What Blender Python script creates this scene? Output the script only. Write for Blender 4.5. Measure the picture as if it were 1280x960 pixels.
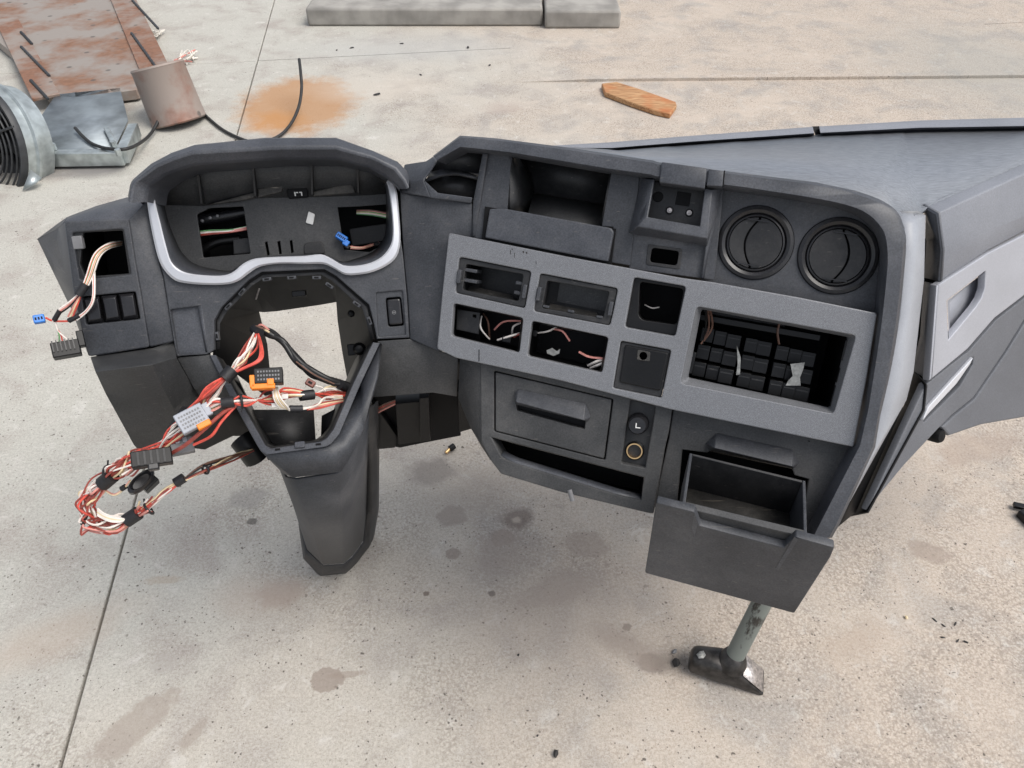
import bpy, bmesh, math, random
from mathutils import Vector, Matrix, noise
rnd = random.Random(7)
R = math.radians
for o in list(bpy.data.objects): bpy.data.objects.remove(o)
SC = bpy.context.scene
COL = SC.collection

# ------------------------------------------------------------------ camera, world, sun
CAM = Vector((0, 0, 1.25)); PITCH = R(42); FPX = 960.0
cd = bpy.data.cameras.new('camera'); co = bpy.data.objects.new('camera', cd); COL.objects.link(co)
co.location = CAM; co.rotation_euler = (R(90) - PITCH, 0, 0)
cd.sensor_fit = 'HORIZONTAL'; cd.sensor_width = 36; cd.lens = 36 * FPX / 1280
cd.clip_start = 0.05; cd.clip_end = 500
SC.camera = co

SUN_EL, SUN_AZ = 60.0, 112.0          # azimuth clockwise from +Y (where the light comes from)
w = bpy.data.worlds.new('World'); SC.world = w; w.use_nodes = True
nt = w.node_tree; nt.nodes.clear()
sky = nt.nodes.new('ShaderNodeTexSky'); sky.sky_type = 'NISHITA'; sky.sun_disc = False
sky.sun_elevation = R(SUN_EL); sky.sun_rotation = R(SUN_AZ); sky.dust_density = 3.0; sky.air_density = 1.0
hs = nt.nodes.new('ShaderNodeHueSaturation'); hs.inputs['Saturation'].default_value = 0.38
bg = nt.nodes.new('ShaderNodeBackground'); bg.inputs['Strength'].default_value = 0.145
ow = nt.nodes.new('ShaderNodeOutputWorld')
nt.links.new(sky.outputs[0], hs.inputs['Color']); nt.links.new(hs.outputs[0], bg.inputs[0]); nt.links.new(bg.outputs[0], ow.inputs[0])
sd = bpy.data.lights.new('sun', 'SUN'); sd.energy = 1.5; sd.angle = R(34); sd.color = (1, .96, .9)
so = bpy.data.objects.new('sun', sd); COL.objects.link(so)
ldir = Vector((math.sin(R(SUN_AZ)) * math.cos(R(SUN_EL)), math.cos(R(SUN_AZ)) * math.cos(R(SUN_EL)), math.sin(R(SUN_EL))))
so.rotation_euler = ldir.to_track_quat('Z', 'Y').to_euler()
SC.view_settings.view_transform = 'Standard'; SC.view_settings.look = 'None'
SC.view_settings.exposure = 0.45; SC.view_settings.gamma = 1; SC.view_settings.use_curve_mapping = False

# ------------------------------------------------------------------ helpers: survey of the place (sight lines -> points on real planes)
cp, sp = math.cos(PITCH), math.sin(PITCH)
def ray(u, v):
    x = (u - 640) / FPX; y = -(v - 480) / FPX
    return Vector((x, cp + y * sp, -sp + y * cp))
def P(u, v, depth): return CAM + ray(u, v) * depth
def FL(u, v, z=0.0):
    d = ray(u, v); return CAM + d * ((z - CAM.z) / d.z)
class Plane:
    def __init__(s, yaw=None, tilt=None, px=None, depth=None, pts=None):
        if pts:
            a, b, c = pts; s.o = a.copy(); n = (b - a).cross(c - a).normalized()
            if n.dot(CAM - a) < 0: n = -n
            s.n = n
        else:
            a, t = R(yaw), R(tilt)
            m = Vector((math.sin(a), -math.cos(a), 0))
            s.n = (m * math.cos(t) + Vector((0, 0, 1)) * math.sin(t)).normalized()
            s.o = P(px[0], px[1], depth)
        ex = Vector((0, 0, 1)).cross(s.n)
        if ex.length < 1e-4: ex = Vector((1, 0, 0))
        s.ex = ex.normalized(); s.ey = s.n.cross(s.ex)
    def hit(s, u, v, off=0.0):
        d = ray(u, v); t = ((s.o + s.n * off - CAM).dot(s.n)) / d.dot(s.n); return CAM + d * t
    def loc(s, u, v, off=0.0):
        q = s.hit(u, v, off) - s.o; return (q.dot(s.ex), q.dot(s.ey))
    def to_loc(s, p): q = p - s.o; return (q.dot(s.ex), q.dot(s.ey))
    def at(s, x, y, off=0.0): return s.o + s.ex * x + s.ey * y + s.n * off
    def off(s, d):
        q = object.__new__(Plane); q.o = s.o + s.n * d; q.n, q.ex, q.ey = s.n, s.ex, s.ey; return q
    def mat(s, off=0.0):
        M = Matrix((s.ex, s.ey, s.n)).transposed().to_4x4(); M.translation = s.o + s.n * off; return M

K = Plane(-17, 33, (820, 425), .92)       # the silver control panel of the console
D = Plane(8, 35, (510, 330), 1.0)         # the driver's fascia round the instrument opening
L = Plane(9, 28, (120, 350), .955)        # the switch module at the left end

# ------------------------------------------------------------------ helpers: objects
def tag(o, label=None, cat=None, group=None, kind=None):
    if label: o['label'] = label
    if cat: o['category'] = cat
    if group: o['group'] = group
    if kind: o['kind'] = kind
    return o
def thing(name, label, cat, loc, group=None):
    o = bpy.data.objects.new(name, None); COL.objects.link(o); o.location = loc; o.empty_display_size = .05
    return tag(o, label, cat, group)
def top_loc(o):
    while o is not None and o.parent is not None: o = o.parent
    return Vector(o.location) if o is not None else Vector((0, 0, 0))
def link_mesh(name, me, mat, parent=None, loc=None, smooth=40):
    base = top_loc(parent) if parent is not None else Vector(loc if loc is not None else (0, 0, 0))
    me.transform(Matrix.Translation(-base))
    me.name = name
    for p in me.polygons: p.use_smooth = True
    me.set_sharp_from_angle(angle=R(smooth))
    me.materials.clear()
    for m in (mat if isinstance(mat, (list, tuple)) else [mat]): me.materials.append(m)
    o = bpy.data.objects.new(name, me); COL.objects.link(o)
    if parent is not None: o.parent = parent
    else: o.location = base
    return o
def mesh(name, verts, faces, mat, parent=None, loc=None, thick=0, bevel=0, seg=2, face_cam=True, smooth=40, recalc=False):
    me = bpy.data.meshes.new(name); me.from_pydata([tuple(v) for v in verts], [], faces); me.update()
    if recalc or face_cam:
        bm = bmesh.new(); bm.from_mesh(me)
        bmesh.ops.recalc_face_normals(bm, faces=bm.faces[:])
        if face_cam:
            s = sum((f.normal.dot((CAM - f.calc_center_median()).normalized()) * f.calc_area() for f in bm.faces))
            if s < 0: bmesh.ops.reverse_faces(bm, faces=bm.faces[:])
        bm.to_mesh(me); bm.free()
    o = link_mesh(name, me, mat, parent, loc, smooth)
    if thick:
        m = o.modifiers.new('s', 'SOLIDIFY'); m.thickness = thick; m.offset = -1; m.use_even_offset = False
    if bevel:
        m = o.modifiers.new('b', 'BEVEL'); m.width = bevel; m.segments = seg; m.limit_method = 'ANGLE'; m.angle_limit = R(28); m.harden_normals = False
    return o
def rp(pts, r=4, n=3):
    """round the corners of an outline"""
    out = []; N = len(pts)
    for i in range(N):
        a, b, c = Vector(pts[i - 1]), Vector(pts[i]), Vector(pts[(i + 1) % N])
        l1, l2 = (a - b).length, (c - b).length
        k = min(r, l1 * .45, l2 * .45)
        p, q = b + (a - b) * (k / max(l1, 1e-9)), b + (c - b) * (k / max(l2, 1e-9))
        for j in range(n + 1):
            t = j / n; out.append(tuple((1 - t) ** 2 * p + 2 * t * (1 - t) * b + t * t * q))
    return out
def plate_loc(name, pl, top, depth, outer, holes, mat, parent, bev=.0012, loc=None, res=1):
    """a flat moulded panel with openings: outlines in the plane's own metres, its face at 'top', going 'depth' inwards"""
    cu = bpy.data.curves.new(name, 'CURVE'); cu.dimensions = '2D'; cu.fill_mode = 'BOTH'
    for lp in [outer] + list(holes):
        s = cu.splines.new('POLY'); s.points.add(len(lp) - 1); s.use_cyclic_u = True
        for i, (x, y) in enumerate(lp): s.points[i].co = (x, y, 0, 1)
    bev = min(bev, depth * .45)
    cu.extrude = depth / 2 - bev; cu.bevel_depth = bev; cu.bevel_resolution = res; cu.offset = -bev
    ob = bpy.data.objects.new(name, cu)
    me = bpy.data.meshes.new_from_object(ob)
    bpy.data.objects.remove(ob); bpy.data.curves.remove(cu)
    me.transform(pl.mat(top - depth / 2))
    return link_mesh(name, me, mat, parent, loc, 35)
def plate(name, pl, top, depth, outer, holes, mat, parent, bev=.0012, loc=None, res=1):
    f = lambda lp: [pl.loc(u, v, top) for u, v in lp]
    return plate_loc(name, pl, top, depth, f(outer), [f(h) for h in holes], mat, parent, bev, loc, res)
def strip(name, loops, mat, parent, closed=False, cap=False, bevel=0, thick=0, face_cam=True, smooth=40, loc=None):
    """skin between loops of the same number of points"""
    vs, fs = [], []; n = len(loops[0])
    for lp in loops: vs += lp
    for i in range(len(loops) - 1):
        for j in range(n if closed else n - 1):
            k = (j + 1) % n
            fs.append((i * n + j, i * n + k, (i + 1) * n + k, (i + 1) * n + j))
    if cap:
        fs.append(tuple(range(n))[::-1]); fs.append(tuple((len(loops) - 1) * n + j for j in range(n)))
    return mesh(name, vs, fs, mat, parent, loc, thick, bevel, face_cam=face_cam, smooth=smooth, recalc=True)
def pocket(name, pl, top, depth, outline, mat, parent, shrink=1.0, bottom=True):
    f = [Vector(pl.loc(u, v, top)) for u, v in outline]
    c = sum(f, Vector((0, 0))) / len(f)
    a = [pl.at(p.x, p.y, top) for p in f]
    b = [pl.at(*(c + (p - c) * shrink), top - depth) for p in f]
    n = len(f)
    fs = [(j, (j + 1) % n, n + (j + 1) % n, n + j) for j in range(n)]
    if bottom: fs.append(tuple(range(n, 2 * n)))
    return mesh(name, a + b, fs, mat, parent, face_cam=False, smooth=30)
def catmull(pts, per=6):
    if len(pts) < 3: return [p.copy() for p in pts]
    out = []; n = len(pts)
    for i in range(n - 1):
        p0 = pts[max(i - 1, 0)]; p1 = pts[i]; p2 = pts[i + 1]; p3 = pts[min(i + 2, n - 1)]
        for k in range(per):
            t = k / per
            out.append(.5 * ((2 * p1) + (p2 - p0) * t + (2 * p0 - 5 * p1 + 4 * p2 - p3) * t * t + (3 * p1 - p0 - 3 * p2 + p3) * t ** 3))
    out.append(pts[-1].copy()); return out
def tube_geo(pts, r, sides=6, rads=None, ell=1.0):
    vs, fs = [], []; n = len(pts)
    t0 = (pts[1] - pts[0]).normalized()
    up = Vector((0, 0, 1)) if abs(t0.z) < .9 else Vector((1, 0, 0))
    nx = t0.cross(up).normalized()
    for i, p in enumerate(pts):
        t = (pts[min(i + 1, n - 1)] - pts[max(i - 1, 0)])
        t = t.normalized() if t.length > 1e-9 else t0
        nx = (nx - t * nx.dot(t)); nx = nx.normalized() if nx.length > 1e-6 else t.orthogonal().normalized()
        ny = t.cross(nx); rr = rads[i] if rads else r
        for k in range(sides):
            a = 2 * math.pi * k / sides
            vs.append(p + nx * (math.cos(a) * rr) + ny * (math.sin(a) * rr * ell))
    for i in range(n - 1):
        for k in range(sides):
            q = (k + 1) % sides
            fs.append((i * sides + k, i * sides + q, (i + 1) * sides + q, (i + 1) * sides + k))
    fs.append(tuple(range(sides))[::-1]); fs.append(tuple((n - 1) * sides + k for k in range(sides)))
    return vs, fs
def tube(name, pts, r, mat, parent=None, sides=6, per=5, rads=None, loc=None, smooth_path=True):
    if smooth_path: pts = catmull(pts, per)
    vs, fs = tube_geo(pts, r, sides, rads)
    return mesh(name, vs, fs, mat, parent, loc, face_cam=False, recalc=True, smooth=60)
def box(name, c, ax, ay, az, mat, parent=None, bevel=0, loc=None, seg=2):
    """box at c with half-axis vectors"""
    vs = [c + ax * i + ay * j + az * k for i in (-1, 1) for j in (-1, 1) for k in (-1, 1)]
    fs = [(0, 1, 3, 2), (4, 6, 7, 5), (0, 4, 5, 1), (2, 3, 7, 6), (0, 2, 6, 4), (1, 5, 7, 3)]
    return mesh(name, vs, fs, mat, parent, loc, bevel=bevel, face_cam=False, recalc=True, seg=seg)
def lathe(name, pl, c, prof, mat, parent, n=48, closed=False, loc=None):
    """revolve a profile [(radius, height)] about the plane's normal at point c"""
    loops = []
    for r, h in prof:
        loops.append([c + pl.ex * (math.cos(2 * math.pi * k / n) * r) + pl.ey * (math.sin(2 * math.pi * k / n) * r) + pl.n * h for k in range(n)])
    return strip(name, loops, mat, parent, closed=True, face_cam=True, smooth=35, loc=loc)

# ------------------------------------------------------------------ materials
def newmat(name):
    m = bpy.data.materials.new(name); m.use_nodes = True
    return m, m.node_tree, m.node_tree.nodes['Principled BSDF']
def N(t, kind, **kw):
    n = t.nodes.new(kind)
    for k, v in kw.items():
        if k in n.inputs: n.inputs[k].default_value = v
        else: setattr(n, k, v)
    return n
def ramp(t, src, stops):
    r = t.nodes.new('ShaderNodeValToRGB')
    while len(r.color_ramp.elements) < len(stops): r.color_ramp.elements.new(.5)
    for e, (p, c) in zip(r.color_ramp.elements, stops):
        e.position = p; e.color = c if len(c) == 4 else (*c, 1)
    t.links.new(src, r.inputs[0]); return r.outputs[0]
def mix(t, fac, a, b, mode='MIX'):
    m = t.nodes.new('ShaderNodeMix'); m.data_type = 'RGBA'; m.blend_type = mode
    for s, v in ((0, fac), (6, a), (7, b)):
        if hasattr(v, 'is_linked') or hasattr(v, 'links'): t.links.new(v, m.inputs[s])
        else: m.inputs[s].default_value = v if s == 0 else ((*v, 1) if len(v) == 3 else v)
    return m.outputs[2]
def math_(t, op, a, b=None, c=None):
    m = t.nodes.new('ShaderNodeMath'); m.operation = op
    for i, v in enumerate((a, b, c)):
        if v is None: continue
        if hasattr(v, 'links'): t.links.new(v, m.inputs[i])
        else: m.inputs[i].default_value = v
    return m.outputs[0]
def plastic(name, col, rough=.5, grain=520, bump=.15, dust=.34, dustcol=(.22, .2, .18), spec=.45, blotch=.25, metal=0, fleck=0, mott=.26):
    m, t, b = newmat(name)
    tc = N(t, 'ShaderNodeTexCoord'); L_ = t.links.new
    n1 = N(t, 'ShaderNodeTexNoise', Scale=grain, Detail=2.0); L_(tc.outputs['Object'], n1.inputs['Vector'])
    n2 = N(t, 'ShaderNodeTexNoise', Scale=9.0, Detail=6.0, Roughness=.65); L_(tc.outputs['Object'], n2.inputs['Vector'])
    n3 = N(t, 'ShaderNodeTexNoise', Scale=160.0, Detail=3.0); L_(tc.outputs['Object'], n3.inputs['Vector'])
    dk = tuple(c * (1 - blotch) for c in col); lt = tuple(c * (1 + blotch) for c in col)
    c = mix(t, ramp(t, n2.outputs[0], [(.35, (0, 0, 0)), (.65, (1, 1, 1))]), dk, lt)
    if fleck:
        c = mix(t, ramp(t, n1.outputs[0], [(.45, (0, 0, 0)), (.62, (fleck,) * 3)]), c, tuple(min(1, k * 2.1) for k in col))
    c = mix(t, 1.0, c, ramp(t, n1.outputs[0], [(.30, (1 - mott,) * 3), (.70, (1 + mott,) * 3)]), 'MULTIPLY')
    # dust specks and scuffs
    v = N(t, 'ShaderNodeTexVoronoi', Scale=85.0); L_(tc.outputs['Object'], v.inputs['Vector'])
    spk = ramp(t, v.outputs['Distance'], [(.05, (1, 1, 1)), (.09, (0, 0, 0))])
    gate = ramp(t, n3.outputs[0], [(.56, (0, 0, 0)), (.62, (1, 1, 1))])
    d = math_(t, 'MULTIPLY', spk, gate)
    film = math_(t, 'MULTIPLY', ramp(t, n2.outputs[0], [(.46, (0, 0, 0)), (.72, (1, 1, 1))]), math_(t, 'MULTIPLY_ADD', n3.outputs[0], .9, -.1))
    for ang, sc in ((.5, (16, 330, 330)), (2.2, (14, 260, 260))):
        mp = N(t, 'ShaderNodeMapping'); mp.inputs['Rotation'].default_value = (.4, .3, ang); mp.inputs['Scale'].default_value = sc; L_(tc.outputs['Object'], mp.inputs[0])
        ns = N(t, 'ShaderNodeTexNoise', Scale=1.0, Detail=2.0); L_(mp.outputs[0], ns.inputs['Vector'])
        film = math_(t, 'MAXIMUM', film, ramp(t, ns.outputs[0], [(.70, (0, 0, 0)), (.76, (.8, .8, .8))]))
    d = math_(t, 'MULTIPLY', math_(t, 'MAXIMUM', d, film), dust)
    c = mix(t, d, c, dustcol)
    L_(c, b.inputs['Base Color'])
    rr = math_(t, 'MULTIPLY_ADD', n2.outputs[0], .2, rough - .1); L_(rr, b.inputs['Roughness'])
    b.inputs['Specular IOR Level'].default_value = spec; b.inputs['Metallic'].default_value = metal
    if bump:
        bp = N(t, 'ShaderNodeBump', Strength=bump, Distance=.0004); L_(n1.outputs[0], bp.inputs['Height']); L_(bp.outputs[0], b.inputs['Normal'])
    return m
M = {}
M['grey'] = plastic('charcoal_grained_plastic', (.041, .044, .051), .5)
M['grey_top'] = plastic('charcoal_soft_plastic', (.054, .058, .068), .46)
M['low'] = plastic('lower_grey_plastic', (.043, .044, .0455), .55)
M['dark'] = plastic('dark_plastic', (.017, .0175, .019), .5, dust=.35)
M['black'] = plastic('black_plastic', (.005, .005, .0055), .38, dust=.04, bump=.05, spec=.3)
M['gloss'] = plastic('black_satin_plastic', (.013, .013, .015), .3, dust=.12, bump=.03)
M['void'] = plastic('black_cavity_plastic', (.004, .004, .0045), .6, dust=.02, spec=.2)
M['silver'] = plastic('silver_grey_painted_plastic', (.158, .162, .172), .42, grain=1500, bump=.2, dust=.10, blotch=.06, metal=.25, fleck=.4, mott=.14)
M['bezel'] = plastic('satin_silver_trim', (.60, .61, .645), .36, bump=.02, dust=.08, blotch=.05, metal=.4, mott=.02)
M['lightgrey'] = plastic('pale_grey_plastic', (.31, .325, .355), .45, mott=.06, dust=.1, blotch=.08)
M['pass_silver'] = plastic('silver_trim_panel', (.385, .395, .43), .4, mott=.05, bump=.06, dust=.06, blotch=.06, metal=.3)
M['pass_grey'] = plastic('mid_grey_plastic', (.112, .118, .132), .48, mott=.12, dust=.1, blotch=.1)
M['trim'] = plastic('soft_grey_trim', (.20, .21, .235), .5, mott=.10, dust=.1, blotch=.08)
M['dirty'] = plastic('dusty_plastic', (.05, .048, .045), .7, dust=.9, dustcol=(.25, .22, .18), blotch=.6)
def flat(name, col, rough=.5, metal=0, var=.2, scale=60, bump=0):
    m, t, b = newmat(name); tc = N(t, 'ShaderNodeTexCoord')
    n = N(t, 'ShaderNodeTexNoise', Scale=float(scale), Detail=5.0); t.links.new(tc.outputs['Object'], n.inputs['Vector'])
    c = mix(t, ramp(t, n.outputs[0], [(.35, (0, 0, 0)), (.65, (1, 1, 1))]), tuple(k * (1 - var) for k in col), tuple(min(1, k * (1 + var)) for k in col))
    t.links.new(c, b.inputs['Base Color']); b.inputs['Roughness'].default_value = rough; b.inputs['Metallic'].default_value = metal
    if bump:
        bp = N(t, 'ShaderNodeBump', Strength=bump, Distance=.001); t.links.new(n.outputs[0], bp.inputs['Height']); t.links.new(bp.outputs[0], b.inputs['Normal'])
    return m
M['w_red'] = flat('red_wire', (.60, .085, .06), .42, scale=90)
M['w_brick'] = flat('brick_red_wire', (.30, .06, .045), .45, scale=90)
M['w_white'] = flat('white_wire', (.78, .72, .66), .42, scale=90, var=.1)
M['w_cream'] = flat('cream_wire', (.72, .58, .36), .42, scale=90, var=.1)
M['w_pink'] = flat('pink_wire', (.62, .26, .22), .42, scale=90)
M['w_brown'] = flat('brown_wire', (.16, .085, .06), .5, scale=90)
M['w_green'] = flat('green_wire', (.10, .28, .10), .42, scale=90)
M['w_black'] = flat('black_wire', (.012, .012, .012), .45)
M['tape'] = flat('black_cloth_tape', (.012, .012, .014), .55, bump=.4, scale=300)
M['orange'] = flat('orange_plastic', (.85, .22, .01), .4, var=.08)
M['blue'] = flat('blue_plastic', (.03, .19, .62), .38, var=.1)
M['conn_grey'] = flat('light_grey_connector', (.30, .315, .35), .4, var=.06)
M['conn_dgrey'] = flat('mid_grey_connector', (.16, .16, .165), .45)
M['brown_conn'] = flat('brown_connector', (.16, .055, .04), .4)
M['white'] = flat('white_label', (.75, .74, .71), .5, var=.06)
M['brass'] = flat('brass_ring', (.75, .50, .25), .3, 1, .15)
M['steel'] = flat('worn_steel', (.045, .042, .040), .40, .5, .5, 70, .5)
M['steel_bright'] = flat('bright_worn_steel', (.50, .46, .44), .4, .7, .35, 220, .8)
M['galv'] = flat('galvanised_steel', (.42, .46, .46), .38, .7, .22, 25)
M['galv_sheet'] = flat('galvanised_sheet', (.22, .25, .27), .45, .4, .25, 14)
M['foil'] = flat('torn_grey_foil', (.30, .30, .285), .5, .2, .3, 200)
M['string'] = flat('white_twine', (.66, .62, .55), .8)
M['cable'] = flat('black_rubber_cable', (.018, .018, .018), .55)
M['guard'] = flat('dark_fan_guard', (.028, .030, .033), .5)
M['chip'] = flat('black_debris', (.022, .02, .019), .6, var=.5, bump=.4)

def paint_handle():
    m, t, b = newmat('worn_grey_painted_tube'); tc = N(t, 'ShaderNodeTexCoord'); l = t.links.new
    mp = N(t, 'ShaderNodeMapping'); mp.inputs['Scale'].default_value = (60, 60, 16); l(tc.outputs['Object'], mp.inputs[0])
    n = N(t, 'ShaderNodeTexNoise', Scale=1.0, Detail=6.0, Roughness=.7); l(mp.outputs[0], n.inputs['Vector'])
    l(mix(t, ramp(t, n.outputs[0], [(.52, (0, 0, 0)), (.60, (1, 1, 1))]), (.20, .225, .21), (.045, .042, .038)), b.inputs['Base Color'])
    b.inputs['Roughness'].default_value = .5; b.inputs['Metallic'].default_value = .3
    bp = N(t, 'ShaderNodeBump', Strength=.4, Distance=.001); l(n.outputs[0], bp.inputs['Height']); l(bp.outputs[0], b.inputs['Normal'])
    return m
M['handle'] = paint_handle()
def wood():
    m, t, b = newmat('split_pine_wood'); tc = N(t, 'ShaderNodeTexCoord'); l = t.links.new
    mp = N(t, 'ShaderNodeMapping'); mp.inputs['Rotation'].default_value = (0, 0, R(24)); mp.inputs['Scale'].default_value = (9, 55, 55); l(tc.outputs['Object'], mp.inputs[0])
    n = N(t, 'ShaderNodeTexNoise', Scale=1.0, Detail=5.0, Distortion=2.2); l(mp.outputs[0], n.inputs['Vector'])
    n2 = N(t, 'ShaderNodeTexNoise', Scale=14.0, Detail=4.0); l(tc.outputs['Object'], n2.inputs['Vector'])
    c = ramp(t, n.outputs[0], [(.3, (.24, .105, .04)), (.55, (.46, .26, .12)), (.75, (.56, .37, .20))])
    c = mix(t, ramp(t, n2.outputs[0], [(.5, (0, 0, 0)), (.7, (.75, .75, .75))]), c, (.42, .13, .035))
    l(c, b.inputs['Base Color']); b.inputs['Roughness'].default_value = .7
    bp = N(t, 'ShaderNodeBump', Strength=.5, Distance=.002); l(n.outputs[0], bp.inputs['Height']); l(bp.outputs[0], b.inputs['Normal'])
    return m
M['wood'] = wood()
def brushed():
    m, t, b = newmat('grained_dash_top'); tc = N(t, 'ShaderNodeTexCoord'); l = t.links.new
    mp = N(t, 'ShaderNodeMapping'); mp.inputs['Scale'].default_value = (60, 420, 420); l(tc.outputs['Object'], mp.inputs[0])
    n = N(t, 'ShaderNodeTexNoise', Scale=1.0, Detail=4.0, Roughness=.7); l(mp.outputs[0], n.inputs['Vector'])
    n2 = N(t, 'ShaderNodeTexNoise', Scale=5.0, Detail=4.0); l(tc.outputs['Object'], n2.inputs['Vector'])
    c = mix(t, ramp(t, n.outputs[0], [(.3, (0, 0, 0)), (.7, (1, 1, 1))]), (.105, .118, .138), (.235, .255, .285))
    c = mix(t, ramp(t, n2.outputs[0], [(.4, (0, 0, 0)), (.75, (.3, .3, .3))]), c, (.20, .20, .21))
    l(c, b.inputs['Base Color']); b.inputs['Roughness'].default_value = .5
    bp = N(t, 'ShaderNodeBump', Strength=.4, Distance=.0006); l(n.outputs[0], bp.inputs['Height']); l(bp.outputs[0], b.inputs['Normal'])
    return m
M['top'] = brushed()
def rusty(name, base, rust, amount=.5, scale=3.0, metal=.2):
    m, t, b = newmat(name); tc = N(t, 'ShaderNodeTexCoord'); l = t.links.new
    n = N(t, 'ShaderNodeTexNoise', Scale=scale, Detail=8.0, Roughness=.6); l(tc.outputs['Object'], n.inputs['Vector'])
    n2 = N(t, 'ShaderNodeTexNoise', Scale=scale * 9, Detail=4.0); l(tc.outputs['Object'], n2.inputs['Vector'])
    v = N(t, 'ShaderNodeTexVoronoi', Scale=scale * 2.2); l(tc.outputs['Object'], v.inputs['Vector'])
    c = mix(t, ramp(t, n.outputs[0], [(amount - .08, (0, 0, 0)), (amount + .1, (1, 1, 1))]), base, mix(t, n2.outputs[0], rust, tuple(k * .45 for k in rust)))
    c = mix(t, ramp(t, v.outputs['Distance'], [(.08, (.8, .8, .8)), (.14, (0, 0, 0))]), c, (.10, .085, .075))
    l(c, b.inputs['Base Color']); b.inputs['Roughness'].default_value = .65; b.inputs['Metallic'].default_value = metal
    bp = N(t, 'ShaderNodeBump', Strength=.3, Distance=.002); l(n2.outputs[0], bp.inputs['Height']); l(bp.outputs[0], b.inputs['Normal'])
    return m
M['rust_plate'] = rusty('rust_spotted_sheet', (.30, .265, .235), (.33, .17, .10), .55, 4.5)
M['rust_band'] = rusty('rusted_steel', (.30, .25, .215), (.33, .165, .10), .48, 6.0)
M['rust_drum'] = rusty('rusting_drum', (.30, .25, .22), (.34, .16, .11), .56, 5.0)

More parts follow.
